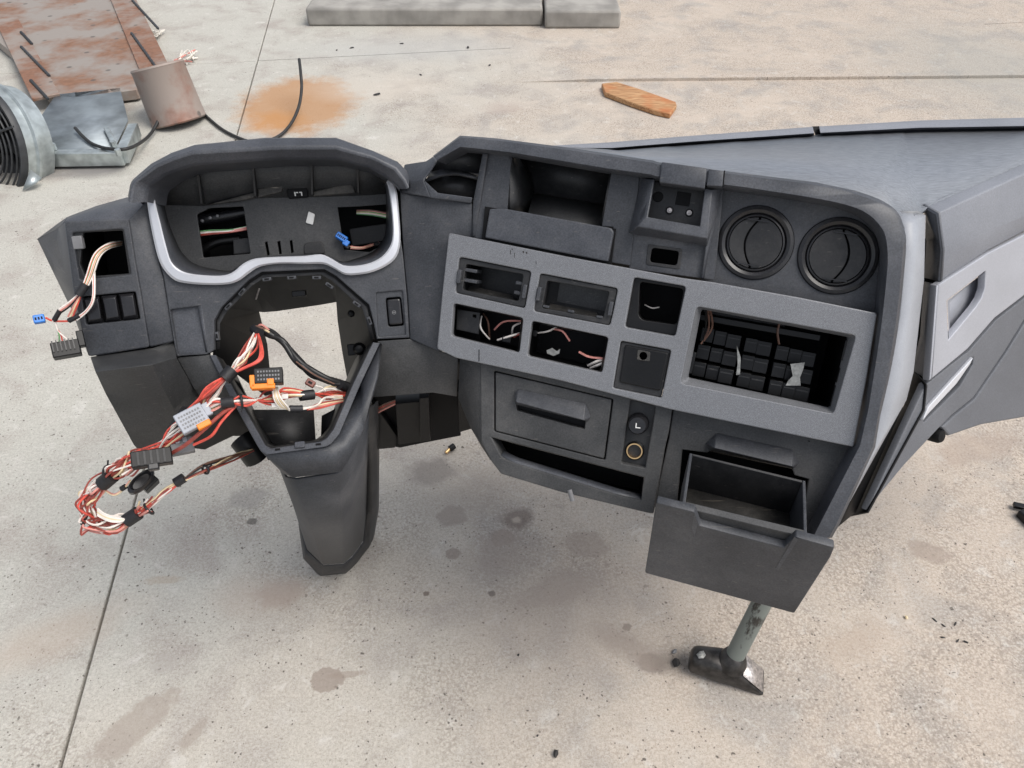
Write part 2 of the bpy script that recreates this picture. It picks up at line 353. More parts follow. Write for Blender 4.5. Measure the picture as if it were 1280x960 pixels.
# ------------------------------------------------------------------ the floor
def floor_mat():
    m, t, b = newmat('worn_concrete'); l = t.links.new
    ge = N(t, 'ShaderNodeNewGeometry'); pos = ge.outputs['Position']
    sx = N(t, 'ShaderNodeSeparateXYZ'); l(pos, sx.inputs[0])
    def noise_(scale, det=5.0, rough=.55, dist=0.0):
        n = N(t, 'ShaderNodeTexNoise', Scale=scale, Detail=det, Roughness=rough, Distortion=dist); l(pos, n.inputs['Vector']); return n.outputs[0]
    big = noise_(1.6, 4.0); mid = noise_(6.0, 6.0, .6, .4); fine = noise_(190.0, 6.0, .8); grit = noise_(480.0, 3.0, .75); med = noise_(26.0, 5.0, .65, .8)
    # warm on the right, greyer on the left
    g = math_(t, 'ADD', math_(t, 'MULTIPLY_ADD', sx.outputs[0], .42, .52), math_(t, 'MULTIPLY_ADD', big, .9, -.45))
    c = mix(t, ramp(t, g, [(.15, (0, 0, 0)), (.75, (1, 1, 1))]), (.475, .468, .415), (.535, .44, .352))
    c = mix(t, ramp(t, mid, [(.32, (1, 1, 1)), (.52, (0, 0, 0))]), c, (.345, .31, .275))
    c = mix(t, ramp(t, mid, [(.60, (0, 0, 0)), (.78, (.6, .6, .6))]), c, (.55, .525, .48))
    c = mix(t, .62, c, mix(t, ramp(t, fine, [(.36, (0, 0, 0)), (.64, (1, 1, 1))]), mix(t, .55, c, (.14, .12, .105)), mix(t, .6, c, (.64, .61, .56))), 'MIX')
    c = mix(t, ramp(t, med, [(.60, (0, 0, 0)), (.68, (.30, .30, .30))]), c, (.27, .235, .205))
    c = mix(t, ramp(t, med, [(.30, (.5, .5, .5)), (.42, (0, 0, 0))]), c, (.62, .60, .56))
    # rough, washed-out patches: bare sand grains with dark gaps between them
    vg = N(t, 'ShaderNodeTexVoronoi', Scale=210.0, feature='F1'); 
    gn = N(t, 'ShaderNodeTexNoise', Scale=120.0, Detail=2.0); l(pos, gn.inputs['Vector'])
    gs = N(t, 'ShaderNodeVectorMath', operation='SCALE'); l(gn.outputs['Color'], gs.inputs[0]); gs.inputs['Scale'].default_value = .009
    ga = N(t, 'ShaderNodeVectorMath', operation='ADD'); l(pos, ga.inputs[0]); l(gs.outputs[0], ga.inputs[1]); l(ga.outputs[0], vg.inputs['Vector'])
    patch_ = ramp(t, math_(t, 'ADD', noise_(3.2, 5.0, .6, .5), math_(t, 'MULTIPLY', sx.outputs[0], .09)), [(.46, (0, 0, 0)), (.60, (1, 1, 1))])
    c = mix(t, math_(t, 'MULTIPLY', patch_, ramp(t, vg.outputs['Distance'], [(.40, (0, 0, 0)), (.80, (.48, .48, .48))])), c, (.20, .165, .135))
    c = mix(t, math_(t, 'MULTIPLY', patch_, ramp(t, vg.outputs['Distance'], [(.10, (.45, .45, .45)), (.30, (0, 0, 0))])), c, (.68, .62, .54))
    for an, off in ((-32, 0.0), (25, 7.3), (70, 3.1)):
        mq = N(t, 'ShaderNodeMapping'); mq.inputs['Location'].default_value = (off, off, 0); mq.inputs['Rotation'].default_value = (0, 0, R(an)); mq.inputs['Scale'].default_value = (55, 210, 1); l(pos, mq.inputs[0])
        nq = N(t, 'ShaderNodeTexNoise', Scale=1.0, Detail=2.0); l(mq.outputs[0], nq.inputs['Vector'])
        c = mix(t, math_(t, 'MULTIPLY', ramp(t, nq.outputs[0], [(.69, (0, 0, 0)), (.74, (.8, .8, .8))]), math_(t, 'MULTIPLY_ADD', patch_, .7, .3)), c, (.13, .11, .095))
    c = mix(t, ramp(t, grit, [(.28, (.8, .8, .8)), (.44, (0, 0, 0))]), c, (.15, .13, .115))
    c = mix(t, ramp(t, grit, [(.58, (0, 0, 0)), (.72, (.6, .6, .6))]), c, (.66, .63, .58))
    # pits and dark specks
    for sc, th, gate_s, gate in ((38.0, .11, 9.0, .47), (14.0, .06, 4.0, .50), (90.0, .17, 14.0, .46)):
        v = N(t, 'ShaderNodeTexVoronoi', Scale=sc); 
        wv = N(t, 'ShaderNodeVectorMath', operation='ADD'); l(pos, wv.inputs[0])
        nn = N(t, 'ShaderNodeTexNoise', Scale=sc * 2.2, Detail=3.0); l(pos, nn.inputs['Vector'])
        ws = N(t, 'ShaderNodeVectorMath', operation='SCALE'); l(nn.outputs['Color'], ws.inputs[0]); ws.inputs['Scale'].default_value = .55 / sc
        l(ws.outputs[0], wv.inputs[1]); l(wv.outputs[0], v.inputs['Vector'])
        s = ramp(t, v.outputs['Distance'], [(th * .6, (1, 1, 1)), (th, (0, 0, 0))])
        s = math_(t, 'MULTIPLY', s, ramp(t, noise_(gate_s), [(gate, (0, 0, 0)), (gate + .06, (.85, .85, .85))]))
        c = mix(t, s, c, (.085, .07, .06))
    # pale scratches
    mp = N(t, 'ShaderNodeMapping'); mp.inputs['Rotation'].default_value = (0, 0, R(-38)); mp.inputs['Scale'].default_value = (2.2, 60, 1); l(pos, mp.inputs[0])
    sn = N(t, 'ShaderNodeTexNoise', Scale=1.0, Detail=3.0); l(mp.outputs[0], sn.inputs['Vector'])
    c = mix(t, math_(t, 'MULTIPLY', ramp(t, sn.outputs[0], [(.70, (0, 0, 0)), (.74, (.7, .7, .7))]), ramp(t, noise_(3.0), [(.52, (0, 0, 0)), (.6, (1, 1, 1))])), c, (.66, .64, .6))
    # stains and plain tone patches with a place of their own
    def stain(c, u, v, rx, ry, ang, col, strength, soft=.5, warp=.5, wscale=7.0):
        q = FL(u, v); wscale = max(wscale, 1.7 / rx); strength *= .85
        if rx < .12 and wscale > 10: warp = max(warp, .62)
        mp = N(t, 'ShaderNodeMapping', vector_type='TEXTURE')
        mp.inputs['Location'].default_value = q; mp.inputs['Rotation'].default_value = (0, 0, R(ang)); mp.inputs['Scale'].default_value = (rx, ry, 1); l(pos, mp.inputs[0])
        ln = N(t, 'ShaderNodeVectorMath', operation='LENGTH'); l(mp.outputs[0], ln.inputs[0])
        d = math_(t, 'ADD', ln.outputs['Value'], math_(t, 'MULTIPLY_ADD', noise_(wscale, 6.0, .65), warp * 2, -warp))
        return mix(t, ramp(t, d, [(1 - soft, (strength,) * 3), (1.0, (0, 0, 0))]), c, col)
    S = [ # u, v, rx, ry, angle, colour, strength, softness
        (372, 130, .27, .34, 6, (.40, .20, .075), .9, .35, .42, 11.0),
        (345, 152, .15, .14, 0, (.48, .21, .05), .5, .6, .5, 14.0),
        (408, 850, .033, .022, 10, (.27, .22, .185), .85, .10, .32, 16.0),
        (435, 843, .035, .007, 6, (.29, .24, .2), .7, .3, .2, 7.0),
        (170, 905, .085, .035, 48, (.31, .265, .225), .75, .25, .5, 14.0),
        (240, 920, .035, .013, 60, (.31, .265, .225), .7, .4, .4, 7.0),
        (60, 800, .22, .06, 30, (.42, .345, .28), .6, .7, .5, 7.0),
        (330, 745, .12, .06, 0, (.41, .345, .29), .6, .7, .5, 7.0),
        (646, 648, .040, .034, 0, (.17, .135, .115), .85, .45, .5, 26.0),
        (646, 650, .012, .010, 0, (.44, .38, .32), .9, .5, .4, 26.0),
        (565, 645, .035, .03, 0, (.25, .21, .18), .75, .25, .3, 20.0), (627, 672, .028, .024, 0, (.26, .215, .185), .75, .25, .3, 20.0),
        (566, 692, .018, .015, 0, (.25, .205, .175), .75, .25, .3, 25.0), (732, 680, .05, .035, 0, (.30, .25, .21), .6, .2, .3, 12.0),
        (540, 590, .07, .05, 10, (.21, .185, .165), .75, .5, .5, 16.0), (615, 742, .008, .007, 0, (.09, .075, .065), .9, .3, .3, 60.0),
        (533, 742, .007, .006, 0, (.12, .09, .07), .9, .3, .3, 60.0), (784, 784, .010, .008, 30, (.16, .13, .11), .85, .3, .4, 60.0),
        (815, 830, .030, .022, 0, (.22, .18, .155), .8, .3, .4, 25.0), (700, 735, .10, .04, 20, (.30, .255, .22), .6, .4, .4, 12.0),
        (315, 652, .012, .010, 0, (.10, .09, .08), .9, .3, .3, 60.0), (310, 622, .05, .035, 0, (.27, .255, .235), .7, .4, .5, 16.0),
        (1160, 690, .05, .03, -25, (.29, .235, .195), .7, .4, .4, 14.0), (1220, 560, .16, .05, 20, (.34, .27, .22), .6, .5, .5, 9.0),
        (205, 830, .03, .02, 0, (.36, .33, .30), .6, .4, .4, 20.0), (350, 742, .06, .04, 20, (.36, .29, .24), .65, .5, .5, 16.0),
        (205, 725, .05, .012, 5, (.38, .31, .24), .6, .5, .6, 25.0),
        (625, 690, .10, .06, 20, (.33, .28, .24), .6, .6, .4, 7.0),
        (590, 620, .16, .10, 20, (.31, .275, .24), .6, .7, .4, 7.0),  # this and the other broad soft entries: darker areas below the dash
        (790, 810, .11, .035, -30, (.27, .225, .19), .7, .7, .5, 20.0),
        (700, 760, .30, .18, 10, (.40, .335, .285), .5, .8, .4, 5.0),
        (840, 825, .045, .03, 10, (.17, .145, .125), .6, .8, .4, 20.0),
        (1070, 800, .09, .045, 30, (.38, .30, .235), .5, .7, .5, 12.0),
        (70, 215, .30, .07, 0, (.16, .15, .145), .8, .5, .35, 8.0),  # this and the next: darker ground in front of base frame and fan
        (120, 210, .12, .05, 0, (.20, .19, .185), .8, .3, .25, 8.0),
        (520, 60, .7, .25, 5, (.40, .40, .385), .6, .7, .3, 4.0),
        (1250, 90, .7, .9, 0, (.30, .31, .29), .55, .8, .3, 4.0),
        (470, 110, .35, .2, 5, (.52, .46, .39), .5, .7, .4, 5.0),
        (630, 135, .12, .08, 5, (.36, .29, .25), .5, .6, .4, 9.0)]
    for s in S: c = stain(c, *s)
    l(c, b.inputs['Base Color'])
    b.inputs['Roughness'].default_value = .82; b.inputs['Specular IOR Level'].default_value = .3
    h = math_(t, 'ADD', math_(t, 'MULTIPLY', fine, .6), math_(t, 'MULTIPLY', math_(t, 'MULTIPLY', patch_, vg.outputs['Distance']), -.5))
    bp = N(t, 'ShaderNodeBump', Strength=.55, Distance=.0022); l(h, bp.inputs['Height']); l(bp.outputs[0], b.inputs['Normal'])
    return m
M['floor'] = floor_mat()
M['joint'] = flat('dirt_in_joint', (.10, .08, .07), .9, var=.4)
M['kerb'] = flat('grey_concrete_kerb', (.29, .275, .25), .85, var=.22, scale=9, bump=.4)

floor = mesh('floor', [(-60, -40, -.012), (60, -40, -.012), (60, 80, -.012), (-60, 80, -.012)], [(0, 1, 2, 3)], M['joint'], face_cam=True)
tag(floor, kind='structure')
ja, jb = FL(78, 960), FL(322, 80)
jd = (jb - ja).normalized(); jn = Vector((jd.y, -jd.x, 0))
jx = Vector((jd.y, -jd.x, 0)); jc = FL(322, 76)
def slab(a0, a1, b0, b1):
    g = .0028
    pts = [jc + jx * a + jd * b for a, b in ((a0, b0), (a1, b0), (a1, b1), (a0, b1))]
    vs = [Vector((p.x, p.y, 0)) for p in pts] + [Vector((p.x, p.y, -.011)) for p in pts]
    return mesh('concrete_slab', vs, [(0, 1, 2, 3), (0, 4, 5, 1), (1, 5, 6, 2), (2, 6, 7, 3), (3, 7, 4, 0)], M['floor'], floor, bevel=.0015, seg=1, face_cam=False, recalc=True)
g = .0024
slab(g, 45, -38, -g); slab(-45, -g, -38, -g); slab(-45, -g, g, 60); slab(g, 45, g, 60)

# kerb and low slab behind
kx = Vector((math.cos(R(1.5)), math.sin(R(1.5)), 0)); ky = Vector((-kx.y, kx.x, 0))
def lowblock(name, u0, u1, v, width, h, mat, label, cat):
    a, b = FL(u0, v), FL(u1, v); c = (a + b) / 2; d = b - a; e = Vector((-d.y, d.x, 0)).normalized() * width
    o = box(name, c + e / 2 + Vector((0, 0, h / 2)), d / 2, e / 2, Vector((0, 0, h / 2)), mat, None, bevel=.012, loc=c)
    return tag(o, label, cat)
lowblock('concrete_kerb', 385, 678, 33, .45, .085, M['kerb'], 'low grey concrete kerb section on the far floor at the top centre, left of the butt joint', 'kerb')
lowblock('concrete_kerb', 681, 775, 36, .45, .085, M['kerb'], 'short darker kerb section at the top, right of the butt joint', 'kerb')
st = FL(640, 103); st2 = FL(1330, 97)
M['step'] = M['floor']
dv = (st2 - st); ev = Vector((-dv.y, dv.x, 0)).normalized() * .66
h_ = .013
sv_ = []
for a, zf in ((0, .0), (.14, .9), (.35, 1), (.7, 1), (1, 1)):
    f = st + dv * a
    sv_ += [f + Vector((0, 0, -.001)), f + Vector((0, 0, h_ * zf + .0008)), f + ev * .6 + Vector((0, 0, h_ * .5 * zf + .0008)), f + ev * 1.2 + Vector((0, 0, -.001))]
sf_ = [(4 * k + m, 4 * k + 4 + m, 4 * k + 5 + m, 4 * k + 1 + m) for k in range(4) for m in range(3)]
step = mesh('concrete_step', sv_, sf_, M['floor'], None, st, bevel=.003, seg=2)
tag(step, 'thin raised concrete strip with a dark front edge across the floor behind the dashboard', 'concrete step', kind='structure')

# ================================================================== THE DASHBOARD
dash = thing('truck_dashboard', 'stripped charcoal truck dashboard with silver centre panel standing on the concrete floor', 'dashboard', (-.05, .80, 0))

# ---------- driver side: cluster back plate and walls
DB = -.062
bp_out = [(196, 250), (199, 270), (205, 290), (215, 314), (228, 332), (258, 341), (294, 343), (312, 333), (350, 327), (402, 323), (428, 333), (450, 329), (476, 318), (489, 296), (490, 240), (450, 243), (390, 245), (320, 246), (255, 256)]
lh = [(246, 268), (262, 260), (304, 258), (313, 317), (254, 322)]
rh = [(422, 259), (448, 258), (486, 255), (486, 292), (478, 306), (462, 315), (430, 312)]
slots = [[(331, 303), (334, 302), (337, 318), (334, 320)], [(346.5, 302), (350, 301), (352, 317), (349, 318)], [(362, 301), (365, 300), (367, 315), (364, 317)]]
sm = [[(226, 254.5), (231, 254), (231, 257), (226, 257.5)], [(234, 254), (240, 253.5), (241, 256.5), (235, 257)]]
cl = plate('cluster_back_plate', D, DB, .004, bp_out, [rp(lh, 2), rh] + slots, M['low'], dash, .0008)
pocket('cluster_cavity', D, DB - .004, .07, [(240, 252), (318, 250), (322, 330), (246, 332)], M['void'], dash)
pocket('cluster_cavity', D, DB - .004, .07, [(414, 250), (500, 246), (500, 322), (420, 326)], M['void'], dash)
pocket('cluster_cavity', D, DB - .004, .02, [(326, 297), (370, 296), (372, 322), (330, 324)], M['void'], dash)
# sloping wall above the back plate, with ribs, ledge dirt
topw = [(198, 215), (255, 198), (320, 192), (390, 192), (452, 200), (492, 222)]
botw = [(196, 256), (255, 257.5), (320, 247.5), (390, 246.5), (450, 244.5), (490, 242)]
strip('cluster_upper_wall', [[D.hit(*p, -.03) for p in topw], [D.hit(*p, DB + .001) for p in botw]], M['low'], dash, thick=.003)
for (x0, y0, x1, y1) in ((248, 220, 255, 256), (316, 208, 321, 247), (389, 205, 391, 245), (446, 210, 448, 243)):
    a, b = D.hit(x0, y0, -.035), D.hit(x1, y1, DB)
    n = D.n * .016
    mesh('cluster_rib', [a, b, b + n, a + n * .4, a + D.ex * .0025, b + D.ex * .0025, b + n + D.ex * .0025, a + n * .4 + D.ex * .0025],
         [(0, 1, 2, 3), (4, 7, 6, 5), (0, 4, 5, 1), (1, 5, 6, 2), (2, 6, 7, 3), (3, 7, 4, 0)], M['dark'], dash, face_cam=False, recalc=True)
for pl_ in ([(258, 256), (318, 240), (318, 247), (300, 251)], [(322, 236), (355, 230), (352, 240), (322, 247)], [(392, 239), (440, 228), (444, 241), (392, 245)]):
    plate('dirt_ledge', D, DB + .009, .008, pl_, [], M['dirty'], dash, .002)
ck = plate('connector_socket', D, DB + .008, .012, rp([(358, 236), (384, 234), (385, 246), (360, 248)], 2), [], M['void'], dash)
for q in ([(367.5, 240), (369, 240), (370, 245), (368.5, 245)], [(369.5, 240), (372.5, 240), (372.6, 241.3), (369.7, 241.3)], [(374, 239.8), (377, 239.6), (377, 241), (374, 241)], [(376, 240), (377.4, 240), (378, 244.6), (376.6, 244.6)]):
    plate('pin_mark', D, DB + .009, .001, q, [], M['white'], ck, .0001)
plate('raised_pad', D, DB + .003, .003, rp([(380, 304), (402, 301), (407, 317), (380, 318)], 4), [], M['dark'], dash, .001)
tag(plate('white_tab', D, DB + .003, .003, rp([(385.5, 264), (393.5, 267.5), (391, 281), (382, 278.5)], 1.5), [], M['white'], dash, .0006), 'small white plastic tab')
# things seen in the back plate holes
tube('cross_tube', [D.hit(238, 276, DB - .03), D.hit(280, 270, DB - .028), D.hit(322, 262, DB - .03)], .008, M['gloss'], dash, 10)
tube('cross_tube', [D.hit(246, 318, DB - .03), D.hit(270, 303, DB - .028), D.hit(300, 299, DB - .03)], .006, M['black'], dash, 8)
plate('inner_bracket', D, DB - .02, .01, [(291, 299), (312, 297), (314, 316), (292, 318)], [], M['dark'], dash)
for (u, v) in ((253, 276), (263, 272.5), (272, 270)):
    lathe('screw_head', D, D.hit(u, v, DB - .018), [(.0001, .003), (.0018, .0025), (.0024, 0)], M['conn_dgrey'], dash, 10)
plate('inner_bracket', D, DB - .03, .01, [(436, 286), (490, 278), (490, 300), (440, 308)], [], M['black'], dash)
plate('inner_bracket', D, DB - .012, .02, [(454, 232), (484, 229), (486, 252), (452, 256)], [rp([(462, 236), (482, 234), (483, 245), (465, 247)], 2)], M['black'], dash)

# ---------- silver bezel and its liner
bz_o = [(183, 247), (186, 268), (190, 290), (197, 320), (205, 337), (219, 350.5), (237, 354.5), (262, 356), (286, 355), (300, 350), (312, 341), (326, 333), (350, 329.5), (380, 330), (404, 330), (418, 336), (432, 343.5), (450, 343), (467, 339.5), (485, 331), (496, 320), (500.5, 301), (499, 270), (495, 234), (486, 223)]
bz_i = [(191.5, 241), (196, 261), (201, 281), (208, 309), (214, 327), (224, 337), (238, 342), (262, 344.5), (281, 344), (293, 339), (304, 329.5), (320, 323), (350, 321), (380, 320), (401, 318), (414, 323), (429, 331.5), (446, 332), (463, 328.5), (477, 321), (487, 309), (491, 294), (490, 268), (486, 237), (483, 228)]
ln_i = [(203, 246), (207, 262), (211, 278), (221, 303), (229, 317), (239, 327), (254, 333.5), (272, 337), (288, 338.5), (297, 333.5), (308, 326), (322, 322), (350, 319), (380, 318), (400, 317), (413, 321), (428, 327), (445, 323), (460, 317.5), (472, 309.5), (479, 299), (482, 287), (482.5, 266), (482, 240), (480, 232)]
def dens(lst, i0=0, i1=None, per=3):
    i1 = len(lst) - 1 if i1 is None else i1
    mid_pts = catmull([Vector((p[0], p[1], 0)) for p in lst[i0:i1 + 1]], per)
    return lst[:i0] + [(q.x, q.y) for q in mid_pts] + lst[i1 + 1:]
bz_o, bz_i, ln_i = dens(bz_o), dens(bz_i), dens(ln_i)
bzl = [[D.hit(*p, -.004) for p in bz_o], [D.hit(*p, .0065) for p in bz_o]]
mid_ = [((a[0] * .8 + b[0] * .2), (a[1] * .8 + b[1] * .2)) for a, b in zip(bz_o, bz_i)]
mid2 = [((a[0] * .15 + b[0] * .85), (a[1] * .15 + b[1] * .85)) for a, b in zip(bz_o, bz_i)]
bzl += [[D.hit(*p, .0088) for p in mid_], [D.hit(*p, .0105) for p in mid2], [D.hit(*p, .009) for p in bz_i], [D.hit(*p, .002) for p in bz_i]]
strip('silver_bezel', bzl, M['bezel'], dash, smooth=16)
strip('bezel_liner', [[D.hit(*p, .0035) for p in bz_i], [D.hit(p[0] * .5 + q[0] * .5, p[1] * .5 + q[1] * .5, -.026) for p, q in zip(bz_i, ln_i)], [D.hit(*p, DB + .0005) for p in ln_i]], M['grey_top'], dash, thick=.0015, smooth=60)

# ---------- hood
A_ = [(160, 241), (163, 226), (188, 204), (214, 190), (243, 180), (330, 171), (420, 171), (465, 187), (497, 201), (508, 212), (512, 224)]
B_ = [(160.5, 254), (165, 229), (195, 207), (216, 198), (240, 190), (350, 184), (420, 184), (467, 197), (495, 211), (507, 227), (511, 236)]
C_ = [(183, 252.5), (186, 233), (206, 219), (222, 213), (242, 207), (350, 199), (420, 199), (460, 209), (482, 221), (494, 230.5), (499, 236)]
lA = [D.hit(*p, .036) for p in A_]; lB = [D.hit(*p, .052) for p in B_]; lC = [D.hit(*p, .036) for p in C_]
lA2 = [q - D.n * .075 - Vector((0, 0, .02)) for q in lA]
lI = [q - D.n * .075 + Vector((0, 0, .004)) for q in lC]
strip('cluster_hood', [lA2, lA, lB, lC, lI], M['grey_top'], dash, bevel=.004, smooth=30)

# ---------- steering fascia with octagonal opening
fo = [(183, 247), (197, 320), (204, 345), (217, 425), (221, 446), (262, 441.5), (268, 437), (268, 400), (277, 384), (311, 350), (327, 340), (405, 336.5), (420, 345), (461, 381), (466, 400), (471, 424), (512, 422), (509, 372), (504, 320), (501, 300)] + [((a[0] * .6 + b[0] * .4), (a[1] * .6 + b[1] * .4)) for a, b in list(zip(bz_o, bz_i))[:66:3][::-1]]
strip_f = plate('steering_fascia', D, 0.0, .02, fo, [rp([(213, 387), (251, 382.5), (259, 441), (222, 443)], 2), rp([(470, 366), (503, 363), (507, 418), (473, 421)], 2)], M['grey'], dash, .0015)
plate('knee_pad', D, -.006, .008, [(211, 385), (253, 381), (261, 443), (220, 445)], [], M['grey_top'], dash)
mesh('pad_wedge', [D.hit(247, 383), D.hit(253, 382), D.hit(260, 440), D.hit(257, 440.5, -.006)], [(0, 1, 2, 3)], M['grey_top'], dash, thick=.002)
plate('switch_plate', D, -.003, .012, [(468, 364), (505, 361), (509, 420), (471, 423)], [rp([(482, 372.5), (501, 371), (505, 407), (485.5, 408.5)], 3)], M['grey'], dash)
sw = plate('rocker_switch', D, .0005, .012, rp([(483.5, 374.5), (500, 373), (503.5, 405), (486.5, 406.5)], 3), [], M['gloss'], dash, .0022)
tc_, rr_ = (492.5, 390.5), 2.6
plate('switch_icon', D, .001, .0006, [(tc_[0] + rr_ * math.cos(a * .524), tc_[1] + rr_ * math.sin(a * .524)) for a in range(12)], [[(tc_[0] + rr_ * .72 * math.cos(a * .524), tc_[1] + rr_ * .72 * math.sin(a * .524)) for a in range(12)]], M['conn_dgrey'], sw, .0001)
plate('switch_icon', D, .001, .0006, [(490.6, 390), (494.4, 389.6), (494.5, 390.8), (490.7, 391.2)], [], M['conn_dgrey'], sw, .0001)
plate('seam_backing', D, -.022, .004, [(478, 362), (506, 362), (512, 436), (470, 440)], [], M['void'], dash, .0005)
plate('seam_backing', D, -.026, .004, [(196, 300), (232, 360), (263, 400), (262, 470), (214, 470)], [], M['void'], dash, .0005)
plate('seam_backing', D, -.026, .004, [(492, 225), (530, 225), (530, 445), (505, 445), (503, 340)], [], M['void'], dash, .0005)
# duct behind the opening, open to the floor beyond
du_f = [(266, 445), (267, 400), (276, 383), (311, 349), (327, 339), (405, 335.5), (421, 344), (463, 381), (467, 400), (474, 430)]
du_r = [(338, 500), (331, 430), (321, 388), (328, 387.5), (345, 386), (400, 378), (422, 375), (425, 400), (431, 440), (442, 500)]
strip('steering_duct', [[D.hit(*p, -.006) for p in du_f], [D.hit(p[0] * .93 + q[0] * .07, p[1] * .93 + q[1] * .07, -.05) for p, q in zip(du_f, du_r)], [D.hit(*p, -.19) for p in du_r]], M['void'], dash, face_cam=False, thick=.004)
inner_o = [(268, 437), (268, 400), (277, 384), (311, 350), (327, 340), (405, 336.5), (420, 345), (461, 381), (466, 400), (471, 424)]
inner_i = [(275, 436), (275, 404), (283, 390), (315, 357), (331, 347), (402, 343.5), (415, 351), (453, 386), (458, 402), (463, 424)]
strip('opening_lip', [[D.hit(*p, -.008) for p in inner_o], [D.hit(*p, -.010) for p in inner_i], [D.hit(*p, -.022) for p in inner_i]], M['dark'], dash, thick=.002)
for (u, v, a) in ((286, 383, -40), (303, 365, -43), (334, 349, -4), (365, 347, 0), (412, 357, 40), (446, 380, 41), (462, 401, 75), (272, 420, 90), (396, 347, 4)):
    c = D.hit(u, v, -.006); ca, sa = math.cos(R(-a)), math.sin(R(-a))
    e1 = D.ex * ca + D.ey * sa; e2 = D.ey * ca - D.ex * sa
    clip = box('clip', c, e1 * .0055, e2 * .0022, D.n * .004, M['grey'], dash, .0007)
    box('clip_slot', c + D.n * .0036, e1 * .0028, e2 * .0010, D.n * .0009, M['void'], clip)
tube('metal_pin', [D.hit(320, 374, -.03), D.hit(324, 361, -.02)], .0012, M['steel_bright'], dash, 6)
box('latch', D.hit(374, 367, -.05), D.ex * .009, D.ey * .004, D.n * .006, M['black'], dash, .001)
box('latch', D.hit(440, 437, -.10), D.ex * .006, D.ey * .008, D.n * .006, M['black'], dash, .001)
lathe('bolt_head', D, D.hit(449, 436, -.06), [(.0001, .004), (.005, .003), (.007, 0), (.009, -.002)], M['black'], dash, 16)
lathe('bolt_head', D, D.hit(439, 392, -.06), [(.0001, .004), (.003, .003), (.005, 0)], M['black'], dash, 12)

# ---------- column cowl
Wp = Plane(pts=[D.hit(268, 440), D.hit(470, 425), P(370, 562, .925)])
r_o = [(262, 444), (286, 493), (321, 556), (326, 564), (333, 568.5), (407, 558.5), (414, 555), (424, 543), (450, 482), (475, 429)]
r_i = [(270, 444), (294, 490), (328, 550), (332, 557), (339, 560.5), (401, 552), (409, 547), (417, 536), (442, 478), (466, 428)]
rim = strip('cowl_rim', [[Wp.hit(*p, -.006) for p in r_o], [Wp.hit(*p, 0) for p in r_o], [Wp.hit(*p, .001) for p in r_i], [Wp.hit(*p, -.008) for p in r_i]], M['grey_top'], dash, bevel=.001)
strip('cowl_inner_wall', [[Wp.hit(*p, -.004) for p in r_i], [Wp.hit(p[0] * .8 + 370 * .2, p[1] * .86 + 530 * .14, -.13) for p in r_i]], M['dark'], dash, face_cam=False, thick=.002)
for (u, v) in ((347, 562), (372, 559), (398, 555.5)):
    box('clip_slot', Wp.hit(u, v, 0.0005), Wp.ex * .003, Wp.ey * .0012, Wp.n * .001, M['void'], rim)
box('clip', Wp.hit(375, 556.5, .001), Wp.ex * .006, Wp.ey * .004, Wp.n * .003, M['grey_top'], rim, .001)
mesh('cowl_back_panel', [Wp.hit(304, 512, -.10), Wp.hit(392, 512, -.11), Wp.hit(396, 575, -.13), Wp.hit(335, 575, -.13)], [(0, 1, 2, 3)], M['dark'], dash, thick=.003)
mesh('cowl_back_panel', [Wp.hit(402, 520, -.10), Wp.hit(440, 500, -.10), Wp.hit(436, 575, -.14), Wp.hit(400, 575, -.14)], [(0, 1, 2, 3)], M['black'], dash, thick=.003)
z3 = FL(415, 721, .030)
Tt = P(395, 596, .945)
Tp = Plane(pts=[Tt, z3, Tt + D.ex * .1])
c0 = [Wp.hit(*p, -.004) for p in ((286, 493), (326, 564), (333, 569), (408, 558.5), (424, 543), (450, 482), (475, 429))]
c1 = [Tp.hit(*p) for p in ((322, 540, -.10), (354, 592, -.02), (366, 597, 0), (426, 590, 0), (439, 570, -.018), (455, 535, -.05), (470, 470, -.10))]
strip('column_collar', [c0, c1], M['grey'], dash, thick=.003, smooth=25)
t1 = [Tp.hit(*p) for p in ((335, 548, -.10), (357, 597, -.022), (370, 600, -.003), (424, 592, -.003), (436, 573, -.020), (454, 537, -.052), (462, 500, -.09))]
t2 = [Tp.hit(*p) for p in ((377, 655, -.10), (384, 687, -.022), (404, 706, 0), (430, 704, 0), (441, 694, -.018), (454, 676, -.052), (458, 640, -.09))]
tm = [a.lerp(b, .5) for a, b in zip(t1, t2)]
strip('column_trunk', [t1, tm, t2], M['grey'], dash, thick=.003, smooth=50)
f_in = [(457, 506, -.086), (458, 575, -.088), (458, 640, -.088), (455, 678, -.055), (441, 697, -.022), (430, 706, -.006), (404, 708, -.006), (383, 688, -.026), (376, 655, -.09)]
f_out = [(469, 506, -.095), (471, 575, -.097), (471, 640, -.096), (464, 684, -.070), (447, 705, -.036), (433, 718, -.016), (400, 721, -.016), (379, 698, -.036), (373, 655, -.10)]
fi = [Tp.hit(*p) for p in f_in]; fo_ = [Tp.hit(*p) for p in f_out]
fm = [a.lerp(b, .55) + Tp.n * .004 for a, b in zip(fi, fo_)]
dn = Vector((.0, .02, -.012))
strip('column_flange', [fi, fm, fo_, [q + dn for q in fo_]], M['dark'], dash, thick=.002, smooth=25)
# black tube seen left of cowl, brackets right of it
tube('hose_stub', [P(303, 548, 1.08), P(311, 558, 1.08), P(321, 572, 1.09)], .019, M['black'], dash, 14)
LL = Plane(12, -4, (165, 500), .965)
mesh('knee_bracket', [LL.hit(176, 552, -.05), LL.hit(256, 562, -.06), LL.hit(291, 545, -.06), LL.hit(330, 545, -.06), LL.hit(300, 480, -.05), LL.hit(230, 440, -.05)], [(0, 1, 2, 3, 4, 5)], M['black'], dash, thick=.004)
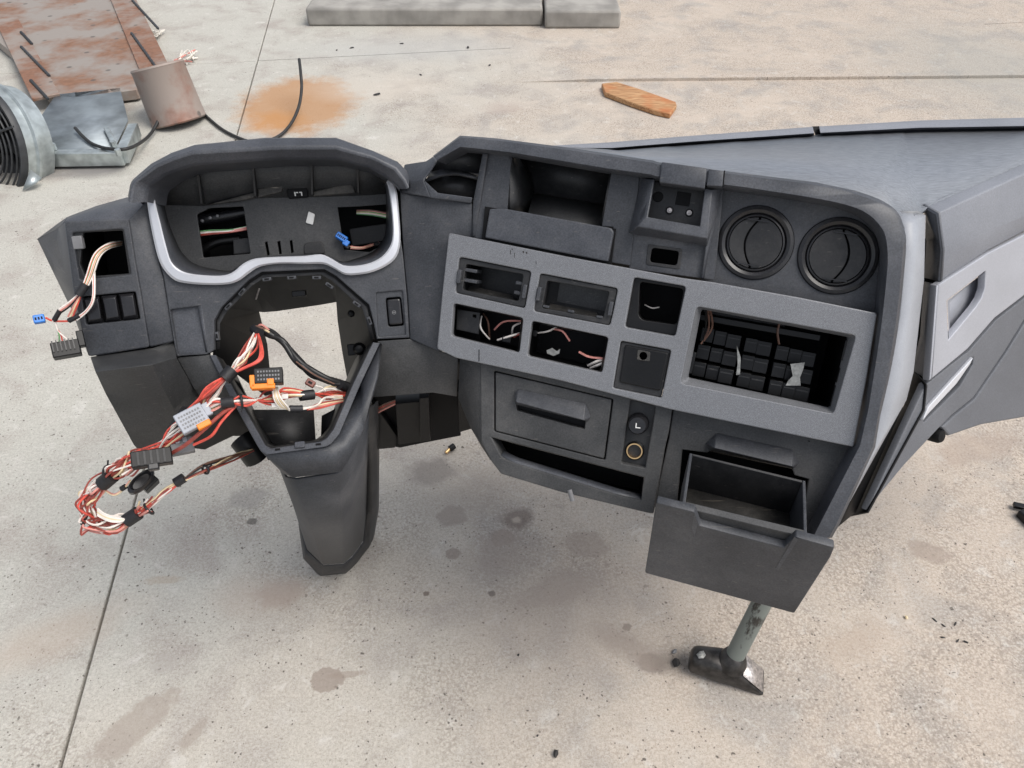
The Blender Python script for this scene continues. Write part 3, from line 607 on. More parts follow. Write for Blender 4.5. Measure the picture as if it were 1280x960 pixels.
# lower left knee panels
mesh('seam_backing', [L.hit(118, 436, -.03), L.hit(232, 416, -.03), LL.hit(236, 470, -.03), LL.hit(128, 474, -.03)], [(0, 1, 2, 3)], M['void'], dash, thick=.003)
Lb = L
llv = [L.hit(113, 446, -.006), L.hit(191, 435, -.006), L.hit(217, 426, -.008), LL.hit(119, 465, .016), LL.hit(190, 456, .022), LL.hit(132, 492), LL.hit(167, 556), LL.hit(172, 562), LL.hit(232, 552), LL.hit(217, 512), LL.hit(243, 487, -.02), LL.hit(221, 447, -.02), LL.hit(262, 505, -.02)]
mesh('lower_left_panel', llv, [(0, 1, 4, 3), (1, 2, 11, 4), (3, 4, 9, 8, 7, 6, 5), (4, 11, 10, 9), (9, 10, 12, 8)], M['low'], dash, thick=.004, bevel=.0025, smooth=20)
mesh('knee_trim', [D.hit(221, 447, -.003), D.hit(262, 443, -.003), D.hit(277, 467, .012), D.hit(296, 505, .02), LL.hit(268, 520, -.02), LL.hit(243, 487, -.012)], [(0, 1, 2, 5), (2, 3, 4, 5)], M['low'], dash, thick=.003, bevel=.001)
# right knee panel and under-dash structure
KR = Plane(4, 2, (520, 465), 1.0)
mesh('right_knee_panel', [D.hit(472, 427, -.002), D.hit(512, 424, -.002), D.hit(545, 437, -.004), D.hit(573, 448, 0.0), KR.hit(571, 496, -.015), KR.hit(541, 491, -.015), KR.hit(464, 497, -.015)], [(0, 1, 6), (1, 2, 5, 6), (2, 3, 4, 5)], M['low'], dash, thick=.003, bevel=.001, smooth=20)
for (q, off, dp, mt) in (([(462, 494), (572, 490), (576, 545), (540, 552), (500, 560), (478, 556), (462, 520)], -.075, .05, 'void'),
                         ([(494, 505), (526, 502), (528, 552), (498, 556)], -.05, .02, 'black'),
                         ([(524, 498), (536, 497), (538, 551), (525, 553)], -.03, .03, 'black'),
                         ([(572, 490), (590, 500), (591, 536), (574, 541)], -.03, .03, 'black'),
                         ([(464, 502), (478, 520), (496, 545), (494, 560), (472, 562), (463, 540)], -.06, .02, 'black')):
    plate('under_bracket', KR, off, dp, q, [], M[mt], dash, .0015)
for k in range(4):
    tube('bracket_wire', [KR.hit(464, 520 - k * 2, -.045), KR.hit(478, 513 - k * 2.2, -.038), KR.hit(494, 505 - k * 1.6, -.045)], .0010, M[('w_pink', 'w_brown', 'w_brick', 'w_brown')[k]], dash, 5)

# ---------- left switch module
face = [(81, 277), (161, 274), (168, 320), (176, 367), (187, 434), (111, 446), (104, 420), (92, 360)]
hole = rp([(90, 291), (154, 286), (164, 343), (100, 350)], 3)
plate('switch_module_face', L, 0, .012, rp(face, 4), [hole, rp([(102, 371), (169, 364.5), (175, 399), (108, 406)], 2)], M['grey'], dash, .0018)
plate('module_recess_frame', L, -.004, .006, [(87, 288), (157, 283), (168, 346), (97, 354)], [rp([(104, 291), (153, 288), (161, 342), (107, 346), (100, 330)], 2)], M['dark'], dash)
pocket('module_cavity', L, -.008, .10, [(88, 288), (157, 283), (168, 346), (98, 354)], M['void'], dash, .95)
box('module_lug', L.hit(98, 303, -.004), L.ex * .006, L.ey * .008, L.n * .004, M['conn_dgrey'], dash, .001)
pocket('switch_well', L, -.001, .012, [(101, 370), (170, 364), (176, 400), (107, 407)], M['void'], dash)
for k in range(3):
    def lerp2(a, b, t): return (a[0] + (b[0] - a[0]) * t, a[1] + (b[1] - a[1]) * t)
    a, b, c, d = (103, 372), (168.5, 365.5), (174.5, 398), (109, 405)
    t0, t1_ = (k + .04) / 3, (k + .96) / 3
    q = [lerp2(a, b, t0), lerp2(a, b, t1_), lerp2(d, c, t1_), lerp2(d, c, t0)]
    top_ = [L.hit(*lerp2(q[0], q[2], .12), .003), L.hit(*lerp2(q[1], q[3], .12), .003), L.hit(*lerp2(q[2], q[0], .14), .0045), L.hit(*lerp2(q[3], q[1], .12), .0045)]
    bot = [L.hit(*p, -.004) for p in q]
    strip('rocker_switch', [bot, top_], M['gloss'], dash, closed=True, cap=True, bevel=.001)
mesh('module_top', [L.hit(81, 277, -.001), L.hit(161, 274, -.001), L.hit(184, 251, -.03), L.hit(160, 246, -.06), L.hit(120, 257, -.06), L.hit(84, 271, -.05)], [(0, 1, 2, 3), (0, 3, 4, 5)], M['grey_top'], dash, thick=.003, bevel=.002, smooth=20)
mesh('module_flank', [L.hit(161, 274, -.001), L.hit(168, 320, -.001), L.hit(176, 367, -.001), L.hit(187, 434, -.001), D.hit(218, 427, -.004), D.hit(205, 348, -.004), D.hit(197, 318, -.004), D.hit(184, 250, -.004)], [(0, 1, 6, 7), (1, 2, 5, 6), (2, 3, 4, 5)], M['grey'], dash, thick=.004, bevel=.002, smooth=20)
mesh('module_side', [L.hit(81, 277, -.001), L.hit(92, 360, -.001), L.hit(104, 420, -.001), L.hit(111, 446, -.001), L.hit(88, 384, -.06), L.hit(66, 340, -.085), L.hit(46, 299, -.11), L.hit(74, 285, -.07)], [(0, 1, 5, 6, 7), (1, 2, 4, 5), (2, 3, 4)], M['grey_top'], dash, thick=.003, bevel=.002, smooth=20)
mesh('module_side_top', [L.hit(46, 299, -.11), L.hit(74, 285, -.07), L.hit(81, 277, -.002), L.hit(84, 271, -.052), L.hit(70, 281, -.10)], [(0, 1, 4), (1, 2, 3, 4)], M['grey_top'], dash, thick=.002)

# ---------- cheek between driver side and console
VO = -.024      # the vent / tray level of the console
cvt = [D.hit(499, 236, -.004), D.hit(502, 241, -.002), K.hit(590, 254, VO + .012), K.hit(593, 300, VO + .008), K.hit(578, 300, -.012), K.hit(562, 441, -.014), D.hit(512, 424, -.002), D.hit(509, 372, -.002), D.hit(504, 320, -.002), K.hit(545, 438, -.012)]
mesh('console_cheek', cvt, [(1, 2, 3, 4), (1, 4, 8), (8, 4, 5, 7), (7, 5, 9, 6), (0, 1, 8)], M['grey'], dash, thick=.004, bevel=.002, smooth=25)
mesh('cheek_top', [D.hit(499, 236, -.006), D.hit(502, 241, -.003), K.hit(538, 247, -.004), K.hit(529, 224, -.006), K.hit(536, 214, -.010), K.hit(545, 200, -.012), K.hit(541, 195, -.02), K.hit(532, 201, -.03), D.hit(505, 205, -.02)], [(0, 1, 2, 3), (0, 3, 4, 7, 8), (4, 5, 6, 7)], M['grey_top'], dash, thick=.004, bevel=.002, smooth=20)
mesh('cheek_lip', [K.hit(538, 247, -.004), K.hit(529, 224, -.006), K.hit(547, 241, -.006), K.hit(590, 247, -.006), K.hit(589, 254, -.0095)], [(0, 1, 2), (0, 2, 3, 4)], M['grey_top'], dash, thick=.003, bevel=.001)
# small open tray at the corner: upper niche, curved shelf, lower niche
KT = K.off(-.03)
mesh('corner_tray', [KT.hit(540, 198), KT.hit(573, 183), KT.hit(606, 188), KT.hit(600, 217), KT.hit(560, 212), KT.hit(538, 214)], [(0, 1, 2, 3, 4, 5)], M['dark'], dash, thick=.003)
tr = [(538, 214), (550, 211), (575, 213), (600, 219)]
tr2 = [(532, 226), (552, 219), (570, 217), (597, 223)]
strip('tray_shelf', [[K.hit(*p, -.032) for p in tr], [K.hit(*p, -.012) for p in tr2], [K.hit(p[0], p[1] + 2, -.014) for p in tr2]], M['grey'], dash, thick=.002)
mesh('corner_tray', [K.hit(529, 224, -.02), K.hit(552, 218, -.034), K.hit(597, 222, -.034), K.hit(592, 248, -.03), K.hit(548, 243, -.03)], [(0, 1, 2, 3, 4)], M['dark'], dash, thick=.003)
mesh('tray_post', [K.hit(603, 191, -.004), K.hit(609.5, 192, -.004), K.hit(593.5, 296, -.010), K.hit(590, 296, -.010), K.hit(591, 252, -.010)], [(0, 1, 2, 3, 4)], M['grey'], dash, thick=.004, bevel=.001)

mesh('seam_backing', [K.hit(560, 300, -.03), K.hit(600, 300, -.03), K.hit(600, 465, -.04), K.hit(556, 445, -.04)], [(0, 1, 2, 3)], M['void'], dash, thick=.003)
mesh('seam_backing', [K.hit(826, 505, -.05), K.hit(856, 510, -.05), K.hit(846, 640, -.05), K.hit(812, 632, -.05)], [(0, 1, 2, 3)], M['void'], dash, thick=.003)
# ---------- console rim (one moulded band)
rim_t = .014
ro = [(541, 195), (575, 169.5), (584, 170), (617, 172.5), (715, 185), (816, 200.5), (824, 203), (900, 213), (1021, 228), (1068, 238), (1099, 249), (1121, 264), (1130, 285), (1132.5, 311), (1124, 399), (1114, 460), (1100, 521), (1094, 559), (1049, 656), (1040, 672), (1012, 678)]
ri = [(547, 201), (575, 186), (588, 187), (640, 193), (765, 214.5), (813, 221), (819, 223), (902, 233), (999, 247), (1052, 257), (1080, 268), (1098, 285), (1106, 305), (1107, 325), (1101, 391), (1094, 440), (1083, 510), (1072, 556), (1022, 652), (1014, 668), (1004, 676)]
ro, ri = dens(ro, 9, 16, 4), dens(ri, 7, 14, 4)
lp0 = [K.hit(*p, rim_t) - K.n * .075 for p in ro]
lp1 = [K.hit(*p, rim_t - .006) for p in ro]
lp1b = [K.hit(p[0] * .86 + q[0] * .14, p[1] * .86 + q[1] * .14, rim_t - .0008) for p, q in zip(ro, ri)]
lp2 = [K.hit(p[0] * .15 + q[0] * .85, p[1] * .15 + q[1] * .85, rim_t + .001) for p, q in zip(ro, ri)]
lp2b = [K.hit(*q, rim_t - .003) for q in ri]
lp3 = [K.hit(*q, rim_t - .003) - K.n * .032 for q in ri]
strip('console_rim', [lp0, lp1, lp1b, lp2, lp2b, lp3], M['grey_top'], dash, smooth=42)
# seams in the rim, bracket block on the rim
mesh('rim_block', [K.hit(*p) for p in ((827, 202, .017), (884, 210, .017), (881, 236, .019), (824, 228, .019))], [(0, 1, 2, 3)], M['grey_top'], dash, thick=.02, bevel=.0015)
mesh('rim_block', [K.hit(*p) for p in ((886, 211, .0165), (905, 213.5, .0165), (903, 233, .018), (883, 232, .018))], [(0, 1, 2, 3)], M['grey_top'], dash, thick=.02, bevel=.001)
plate('rim_seam', K, .0168, .006, [(905.2, 213), (906.6, 213), (904.6, 233), (903.2, 233)], [], M['void'], dash, .0002)

# ---------- upper console: storage tray, flap, bracket, vents
strip_up = [(606, 190), (640, 193), (639, 262), (628, 260), (628, 257), (610, 256), (606, 290), (592, 300), (593, 290)]
st_hole = [(639, 193), (765, 214), (757, 258), (752, 284), (640, 262)]
plate('storage_surround', K, -.010, .006, [(608, 188), (640, 192), (634, 264), (612, 262), (610, 300), (593, 298)], [], M['grey'], dash, .001)
plate('storage_surround', K, -.010, .006, [(764, 212), (800, 216), (788, 332), (764, 328), (768, 290), (766, 284), (752, 283)], [], M['grey'], dash, .001)
# storage box: left wall curved, back wall, floor
stL = [(639, 192), (648, 196), (657, 210), (664, 230), (664, 250), (660, 268)]
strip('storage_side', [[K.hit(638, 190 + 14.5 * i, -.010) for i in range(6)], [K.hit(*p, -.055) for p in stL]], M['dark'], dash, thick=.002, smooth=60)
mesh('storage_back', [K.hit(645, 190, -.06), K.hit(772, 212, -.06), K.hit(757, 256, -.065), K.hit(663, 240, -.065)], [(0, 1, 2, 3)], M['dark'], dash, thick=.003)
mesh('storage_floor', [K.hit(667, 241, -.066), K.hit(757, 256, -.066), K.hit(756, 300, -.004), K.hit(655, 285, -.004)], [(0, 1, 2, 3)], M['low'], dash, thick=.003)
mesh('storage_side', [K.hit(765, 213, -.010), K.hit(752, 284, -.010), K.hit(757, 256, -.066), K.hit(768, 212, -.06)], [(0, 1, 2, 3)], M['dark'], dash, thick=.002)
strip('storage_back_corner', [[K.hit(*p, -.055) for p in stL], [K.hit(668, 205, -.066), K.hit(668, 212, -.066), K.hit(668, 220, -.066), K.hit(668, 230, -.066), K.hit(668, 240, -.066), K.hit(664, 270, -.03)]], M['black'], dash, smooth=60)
plate('storage_flap', K, .001, .014, rp([(612, 261), (630, 260.5), (764, 285), (767, 290), (760, 327), (606, 297)], 2), [], M['grey_top'], dash, .0016)
plate('flap_gap', K, -.006, .003, [(606, 258), (770, 286), (764, 331), (602, 299)], [], M['void'], dash, .0002)
# device bracket
br = Plane(pts=[K.hit(790, 300, .004), K.hit(890, 315, .004), K.hit(850, 215, -.004)])
plate('bracket_base', K, -.012, .006, [(796, 214), (905, 232), (893, 350), (786, 336)], [rp([(813, 308), (850, 313), (847, 334), (810, 329)], 3), [(814, 222), (880, 234), (876, 282), (808, 272)]], M['grey'], dash, .001)
pocket('bracket_pocket', K, -.018, .05, [(808, 303), (855, 309), (852, 339), (806, 333)], M['void'], dash)
plate('socket_frame', K, -.011, .004, rp([(810, 305), (853, 311), (850, 337), (807, 331)], 3), [rp([(815, 309.5), (849, 314), (846, 332), (812, 327.5)], 4)], M['dark'], dash, .0008)
pocket('bracket_recess', K, .002, .022, [(816, 222), (880, 232), (877, 285), (809, 272)], M['black'], dash)
bpl = plate('bracket_plate', K, -.017, .004, [(810, 226), (884, 234), (880, 286), (808, 274)], [[(847, 239), (864, 241.5), (861, 258), (844, 255.5)]], M['dark'], dash, .0006)
pocket('square_hole', K, -.0165, .02, [(847, 239), (864, 241.5), (861, 258), (844, 255.5)], M['void'], bpl)
plate('square_hole', K, -.0164, .0008, [(847, 239), (864, 241.5), (861, 258), (844, 255.5)], [], M['void'], bpl, .0001)
for (u, v) in ((837, 263), (861.5, 266)):
    lathe('screw', K, K.hit(u, v, -.017), [(.0001, .0028), (.0011, .0028), (.0012, .0016), (.0026, .0012), (.0034, .0012), (.0036, 0)], M['steel_bright'], dash, 16)
    lathe('grommet', K, K.hit(u, v, -.017), [(.0030, .0016), (.0044, .0012), (.0048, 0)], M['black'], dash, 16)
lathe('screw_hole', K, K.hit(822.5, 246, -.0165), [(.0001, .0006), (.0055, .0006), (.0062, 0)], M['void'], dash, 16)
# raised U of the bracket: left arm, right arm, bottom lip with undercut
uo = [(804, 222), (818, 225), (809, 272), (875, 284), (881, 234), (900, 237), (884, 303), (787, 289)]
f_ = .012
vsU = [K.hit(802, 222, -.008), K.hit(817, 224, .008), K.hit(809, 271, .012), K.hit(875, 283, .012), K.hit(881, 235, .008), K.hit(890, 237, .008), K.hit(902, 236, -.006),
       K.hit(884, 298, .014), K.hit(884, 308, -.004), K.hit(797, 283, .014), K.hit(785, 292, -.004), K.hit(897, 262, -.006), K.hit(791, 270, -.008)]
mesh('bracket_frame', vsU, [(0, 1, 2, 9, 12), (12, 9, 10), (2, 3, 7, 9), (9, 7, 8, 10), (3, 4, 5, 7), (5, 6, 11, 7), (7, 11, 8)], M['grey_top'], dash, thick=.003, bevel=.0012, smooth=15)
# edge strip right of bracket
mesh('bracket_edge', [K.hit(900, 236, -.006), K.hit(904, 236, -.016), K.hit(882, 349, -.016), K.hit(878, 347, -.006), K.hit(884, 306, -.005)], [(0, 1, 2, 3, 4)], M['grey_top'], dash, thick=.002)
# vent panel
vp = [(902, 230), (1000, 244), (1052, 254), (1086, 270), (1102, 290), (1108, 312), (1104, 360), (1100, 396), (876, 352)]
v1c, v2c = (944.5, 303.5), (1047, 320)
V = K.off(VO)
def circ(c, r): return [(c[0] + r * math.cos(i * math.pi / 24), c[1] + r * math.sin(i * math.pi / 24)) for i in range(48)]
q1, q2 = V.loc(*v1c), V.loc(*v2c)
r1 = .0432; r2 = .0440
plate_loc('vent_panel', K, VO, .006, [V.loc(*p) for p in vp], [circ(q1, r1 - .002), circ(q2, r2 - .002)], M['grey'], dash, .0005)
for (qc, r, sgn) in ((q1, r1, 1), (q2, r2, -1)):
    c = V.at(*qc)
    vt = lathe('air_vent', V, c, [(r, -.004), (r, .001), (r - .0012, .0028), (r - .005, .0040), (r - .0085, .0020), (r - .0095, -.002), (r - .0102, -.0025), (r - .0108, .000), (r - .0125, .0005), (r - .0132, -.005)], M['gloss'], dash, 64)
    ri_ = r - .0135
    x0 = .30 * ri_
    lune, main = [], []
    arc = [(-sgn * (.30 * ri_ + .10 * ri_ * math.cos(math.pi * .5 * (2 * i / 12 - 1))) + sgn * .28 * ri_ * abs(2 * i / 12 - 1) ** 2, ri_ * .93 * (2 * i / 12 - 1)) for i in range(13)]
    ac = [(x + sgn * .02 * ri_, y) for x, y in arc]
    big, small = [], []
    y0 = .93; a0 = math.asin(min(1, y0))
    xe, ye = arc[-1]; xs, ys = arc[0]
    aE = math.atan2(ye, xe); aS = math.atan2(ys, xs)
    g_ = .0007
    # body side
    def ring(a_from, a_to, n=20): return [(ri_ * math.cos(a_from + (a_to - a_from) * i / n), ri_ * math.sin(a_from + (a_to - a_from) * i / n)) for i in range(n + 1)]
    if sgn > 0:
        big = ring(aE - .03, aS + .03, 28) + [(x + g_, y) for x, y in arc]
        small = ring(aE + .03, aS + 2 * math.pi - .03, 20) + [(x - g_, y) for x, y in arc]
    else:
        if aS < 0: aS2 = aS
        big = ring(aE + .03, aS + 2 * math.pi - .03, 28) + [(x - g_, y) for x, y in arc]
        small = ring(aE - .03, aS + .03, 20) + [(x + g_, y) for x, y in arc]
    ax_ = math.radians(9 * sgn)
    def tilted(a):
        q = Plane.__new__(Plane); q.o = c; q.ey = V.ey
        q.ex = V.ex * math.cos(a) + V.n * math.sin(a); q.n = V.n * math.cos(a) - V.ex * math.sin(a); return q
    plate_loc('vent_shutter', tilted(R(4) * sgn), -.0026, .003, big, [], M['dark'], vt, .0006)
    plate_loc('vent_shutter', tilted(R(-7) * sgn), -.0044, .003, small, [], M['dark'], vt, .0006)
    for hy_ in (.86, -.88):
        box('vent_hinge', c + V.ey * (ri_ * hy_) + V.n * .0002 + V.ex * (sgn * -.1 * ri_), V.ex * (ri_ * .42), V.ey * .0006, V.n * .0009, M['gloss'], vt)
    pocket_pts = [c + V.ex * (ri_ * 1.02 * math.cos(k * .2618)) + V.ey * (ri_ * 1.02 * math.sin(k * .2618)) - V.n * .006 for k in range(24)]
    mesh('vent_bowl', pocket_pts, [tuple(range(24))], M['black'], vt, thick=.003)

# ---------- silver control panel
sp_out = rp([(561, 291), (705, 320), (850, 347), (890, 352.5), (1000, 372), (1096.5, 391.5), (1084, 470), (1067, 559), (910, 527), (839, 512), (700, 475.5), (570, 447.5), (546, 436), (553, 363)], 3)
A1 = rp([(574, 321), (664, 339), (656, 385.5), (569, 366)], 4); A2 = rp([(675, 341.5), (772.5, 360.5), (762.5, 407), (667, 389)], 4)
B1 = rp([(567, 379), (654, 397.5), (649, 441), (564, 420)], 4); B2 = rp([(665, 401), (760.5, 421.5), (752.5, 466), (659, 445)], 4)
SQ = rp([(792.5, 346.5), (857.5, 358), (844, 420.5), (781, 409)], 4); BL = rp([(776, 426), (839, 437.5), (827, 497.5), (766, 485)], 3)
RO = rp([(871, 383), (1070, 419.5), (1042, 517), (851, 479)], 5)
sp_ = plate('silver_control_panel', K, .004, .010, sp_out, [A1, A2, B1, B2, SQ, BL, RO], M['silver'], dash, .0013)
plate('panel_seam', K, .0046, .001, [(598.4, 437), (599.2, 437), (599, 451.5), (598.2, 451.5)], [], M['void'], sp_, .0001)
for (u, v, a, b) in ((638, 313, 1.0, 5), (643, 316, .8, 6), (654, 314, 2.2, 2), (658, 315, 2, 2), (670, 327, 1, 3), (640, 311, 1.5, 1.2)):
    plate('paint_chip', K, .0043, .0005, [(u - a / 2, v), (u + a / 2, v - .5), (u + a / 2, v + b), (u, v + b + .7)], [], M['chip'], sp_, .0001)
# radio opening: chamfered reveal
ri2 = [(877, 386.5), (1061, 421.5), (1038, 511), (860, 473)]
ro2 = [(871, 383), (1070, 419.5), (1042, 517), (851, 479)]
ro2r, ri2r = rp(ro2, 5), rp(ri2, 3)
strip('radio_reveal', [[K.hit(*p, .0035) for p in ro2r], [K.hit(*p, -.008) for p in ri2r], [K.hit(*p, -.008) - K.n * .01 for p in ri2r]], M['silver'], dash, closed=True, face_cam=False, smooth=30)
pocket('radio_cavity', K, -.016, .16, [(872, 383), (1066, 420), (1042, 515), (855, 476)], M['void'], dash)
for (u0, v0, u1, v1) in ((873, 395, 866, 425), (868, 440, 862, 466), (1059, 425, 1053, 450), (1052, 460, 1047, 478), (1046, 482, 1039, 508)):
    a, b = K.hit(u0, v0, -.014), K.hit(u1, v1, -.014); c = (a + b) / 2; d = (b - a) / 2; nx = K.n.cross(d).normalized()
    box('radio_clip', c, d, nx * .0025, K.n * .005, M['black'], dash, .0006)
# relay blocks inside the radio opening
relay = K.off(-.075)
ucol = [884, 900, 916, 938, 954, 976, 992, 1008]
for i, u0 in enumerate(ucol):
    for j in range(4):
        u, v = u0 - j * 5, 418 + (u0 - 884) * .24 + j * 20
        if v > 512 + (u0 - 960) * .1: continue
        c = relay.hit(u, v); h = (.002, .002, .006, .0, .0, .004, .004, .001)[i]
        wdt = (ucol[i + 1] - u0 if i < 7 else 18)
        wdt = min(wdt, 18) * .00048
        o = box('relay_block', c + K.n * (h + j * .010), K.ex * wdt, K.ey * .0090, K.n * .012, M['black'], dash, .0006)
        box('relay_ridge', c + K.n * (h + j * .010 + .0123) + K.ey * .004, K.ex * wdt * .8, K.ey * .0008, K.n * .0006, M['dark'], o)
box('fuse_shelf', relay.hit(945, 408, .012), K.ex * .075, K.ey * .004, K.n * .012, M['black'], dash, .001)
box('fuse_shelf', relay.hit(930, 394, .0), K.ex * .05, K.ey * .006, K.n * .010, M['dark'], dash, .001)
for q in ([(921, 432), (926, 447), (925, 468), (920, 469), (922, 455)], [(988, 455), (1006, 453), (1004, 462), (1000, 472), (1001, 482), (982, 482), (985, 476), (991, 470)]):
    tag(plate('torn_label', K, -.036, .001, q, [], M['foil'], dash, .0002), 'scrap of torn grey foil label')
for k in range(3):
    tube('cavity_wire', [K.hit(888 - k * 3, 388, -.03), K.hit(890 - k * 4, 410, -.04), K.hit(876 + k, 430, -.035)], .0012, M[('w_brown', 'w_brown', 'w_black')[k]], dash, 5)
tube('cavity_wire', [K.hit(974, 405, -.05), K.hit(972, 416, -.05), K.hit(974, 430, -.055)], .0014, M['w_brown'], dash, 5)
# switch housings in the upper slots
def inset(q, k):
    c = (sum(p[0] for p in q) / len(q), sum(p[1] for p in q) / len(q)); return [(c[0] + (p[0] - c[0]) * k[0], c[1] + (p[1] - c[1]) * k[1]) for p in q]
for (q, kx_) in (([(574, 321), (664, 339), (656, 385.5), (569, 366)], 0), ([(675, 341.5), (772.5, 360.5), (762.5, 407), (667, 389)], 1)):
    inn = inset(q, (.80, .72))
    sh = plate('slot_frame', K, .001, .012, rp(inset(q, (.99, .98)), 4), [rp(inn, 3)], M['dark'], dash, .001)
    pocket('slot_cavity', K, -.004, .034 if kx_ else .045, inset(q, (.84, .80)), M['dark'], dash)
    a = K.hit((q[0][0] + q[3][0]) / 2 + 3, (q[0][1] + q[3][1]) / 2 + 2, .003); b = K.hit((q[1][0] + q[2][0]) / 2 - 4, (q[1][1] + q[2][1]) / 2 + 2, .003)
    for cc in (a, b): box('clip', cc, K.ex * .0024, K.ey * .0085, K.n * .004, M['grey'], sh, .0008)
    mesh('slot_dirt', [K.hit(*lerp2(q[3], q[2], .12), -.014), K.hit(*lerp2(q[3], q[2], .86), -.014), K.hit(*lerp2(lerp2(q[3], q[2], .8), lerp2(q[0], q[1], .8), .28), -.034), K.hit(*lerp2(lerp2(q[3], q[2], .2), lerp2(q[0], q[1], .2), .28), -.034)], [(0, 1, 2, 3)], M['dirty'], dash)
    if not kx_:
        for (u, v) in ((590, 338), (590, 351)): box('rail', K.hit(u, v, -.012), K.ex * .010, K.ey * .0022, K.n * .012, M['grey'], dash, .001)
        for (u, v) in ((651, 354), (649, 366)): box('rail', K.hit(u, v, -.010), K.ex * .005, K.ey * .0022, K.n * .008, M['grey'], dash, .001)
    else:
        for (u, v) in ((683, 383), (714, 389), (750, 396)): box('foot_clip', K.hit(u, v, -.002), K.ex * .004, K.ey * .0014, K.n * .004, M['grey'], dash, .0006)
        mesh('slot_back', [K.hit(700, 352, -.03), K.hit(764, 365, -.03), K.hit(757, 389, -.032), K.hit(696, 377, -.032)], [(0, 1, 2, 3)], M['low'], dash)
for q in ([(567, 379), (654, 397.5), (649, 441), (564, 420)], [(665, 401), (760.5, 421.5), (752.5, 466), (659, 445)]):
    pocket('slot_cavity', K, -.005, .06, inset(q, (1.04, 1.06)), M['void'], dash)
    strip('slot_edge', [[K.hit(*p, .0005) for p in rp(inset(q, (1.0, 1.0)), 4)], [K.hit(*p, -.006) for p in rp(inset(q, (.95, .93)), 4)]], M['black'], dash, closed=True, face_cam=False)
plate('slot_bracket', K, -.02, .004, [(571, 386), (600, 391), (598, 418), (570, 412)], [[(591, 393), (595, 393.6), (595, 397), (591, 396.4)]], M['dark'], dash)
def kw(pts, mat, r=.0012): return tube('slot_wire', [K.hit(u, v, o) for u, v, o in pts], r, M[mat], dash, 5)
kw([(602, 395, -.03), (601, 410, -.02), (612, 424, -.03)], 'w_white'); kw([(604, 392, -.04), (610, 402, -.03), (612, 424, -.04)], 'w_brown')
kw([(618, 412, -.03), (630, 402, -.018), (652, 401, -.02)], 'w_pink'); kw([(640, 418, -.03), (642, 408, -.02), (653, 403, -.025)], 'w_white')
kw([(622, 425, -.022), (638, 420, -.014), (652, 416, -.02)], 'w_white', .0016); kw([(642, 421, -.02), (648, 418, -.016), (654, 417, -.02)], 'w_brick', .0016)
kw([(672, 416, -.02), (685, 414, -.014), (697, 408, -.02)], 'w_white'); kw([(690, 411, -.02), (703, 414, -.012), (712, 426, -.018)], 'w_pink', .0014)
kw([(724, 440, -.015), (736, 446, -.010), (754, 448, -.012)], 'w_pink', .0015); kw([(735, 457, -.02), (745, 452, -.012), (755, 449, -.015)], 'w_white', .0018); kw([(738, 460, -.02), (748, 456, -.012), (755, 453, -.015)], 'w_white', .0018)
plate('torn_label', K, -.02, .001, [(683, 438), (690, 435), (696, 439), (700, 436), (699, 442), (692, 445), (684, 442)], [], M['foil'], dash, .0002)
box('wire_clip', K.hit(634, 424, -.02), K.ex * .006, K.ey * .004, K.n * .004, M['black'], dash, .001)
box('wire_clip', K.hit(668, 416, -.018), K.ex * .004, K.ey * .004, K.n * .004, M['black'], dash, .001)
# square opening and blank plate
q = [(792.5, 346.5), (857.5, 358), (844, 420.5), (781, 409)]
plate('square_socket_frame', K, -.004, .02, rp(inset(q, (1.02, 1.02)), 3), [rp([(800, 352), (855, 361), (846, 406), (803, 400), (798, 394)], 5)], M['black'], dash, .001)
pocket('square_cavity', K, -.02, .06, inset(q, (1.0, 1.0)), M['void'], dash)
tube('cavity_wire', [K.hit(806, 381, -.04), K.hit(815, 385, -.036), K.hit(824, 384, -.04)], .0009, M['w_white'], dash, 5)
bl = plate('blank_cover', K, .0005, .006, rp(inset([(776, 426), (839, 437.5), (827, 497.5), (766, 485)], (.985, .985)), 3), [circ((804, 445), 5)], M['dark'], dash, .0012)
plate('cover_step', K, .003, .004, rp([(781, 431), (836, 441), (825, 489), (774, 478)], 3), [circ((804, 445), 5)], M['black'], bl, .0016)
plate('hole_edge', K, .0040, .002, rp([(797, 437), (813, 440), (812, 452), (796, 450)], 2), [circ((804, 445), 5)], M['dirty'], bl, .0005)
pocket('cover_hole', K, -.002, .03, circ((804, 445), 6), M['void'], dash)

# ---------- lower console: ashtray, slot shelf, lighter
KL = K.off(-.012)
lo_out = rp([(600, 452), (720, 474), (841, 508), (836, 540), (831, 561), (817, 642), (812, 642), (700, 615), (626, 592.5), (614, 577), (601, 552)], 2)
AT = rp([(617.5, 463.5), (766.5, 499), (756.5, 575), (617.5, 539)], 2)
SH = [(614.5, 547), (805, 597), (801.5, 625), (770, 618), (647, 580), (630, 573), (626, 569)]
CS = rp([(788, 500), (819.5, 508), (806.5, 585), (776.5, 579)], 2)
plate('lower_console_panel', KL, 0, .03, lo_out, [AT, SH, CS], M['low'], dash, .0016)
mesh('lower_console_chamfer', [KL.hit(600, 452, -.002), KL.hit(601, 552, -.002), KL.hit(614, 577, -.002), KL.hit(603, 560, -.03), KL.hit(587, 533, -.03), KL.hit(572, 498, -.03), KL.hit(574, 446, -.014)], [(0, 1, 4, 5, 6), (1, 2, 3, 4)], M['low'], dash, thick=.004, bevel=.002, smooth=20)
plate('ashtray_gap', KL, -.008, .01, AT, [], M['void'], dash, .0003)
ash = plate('ashtray_drawer', KL, .001, .010, rp(inset([(617.5, 463.5), (766.5, 499), (756.5, 575), (617.5, 539)], (.975, .97)), 2), [rp([(645, 503), (732, 525), (730.5, 536.5), (646, 513)], 1)], M['low'], dash, .0012)
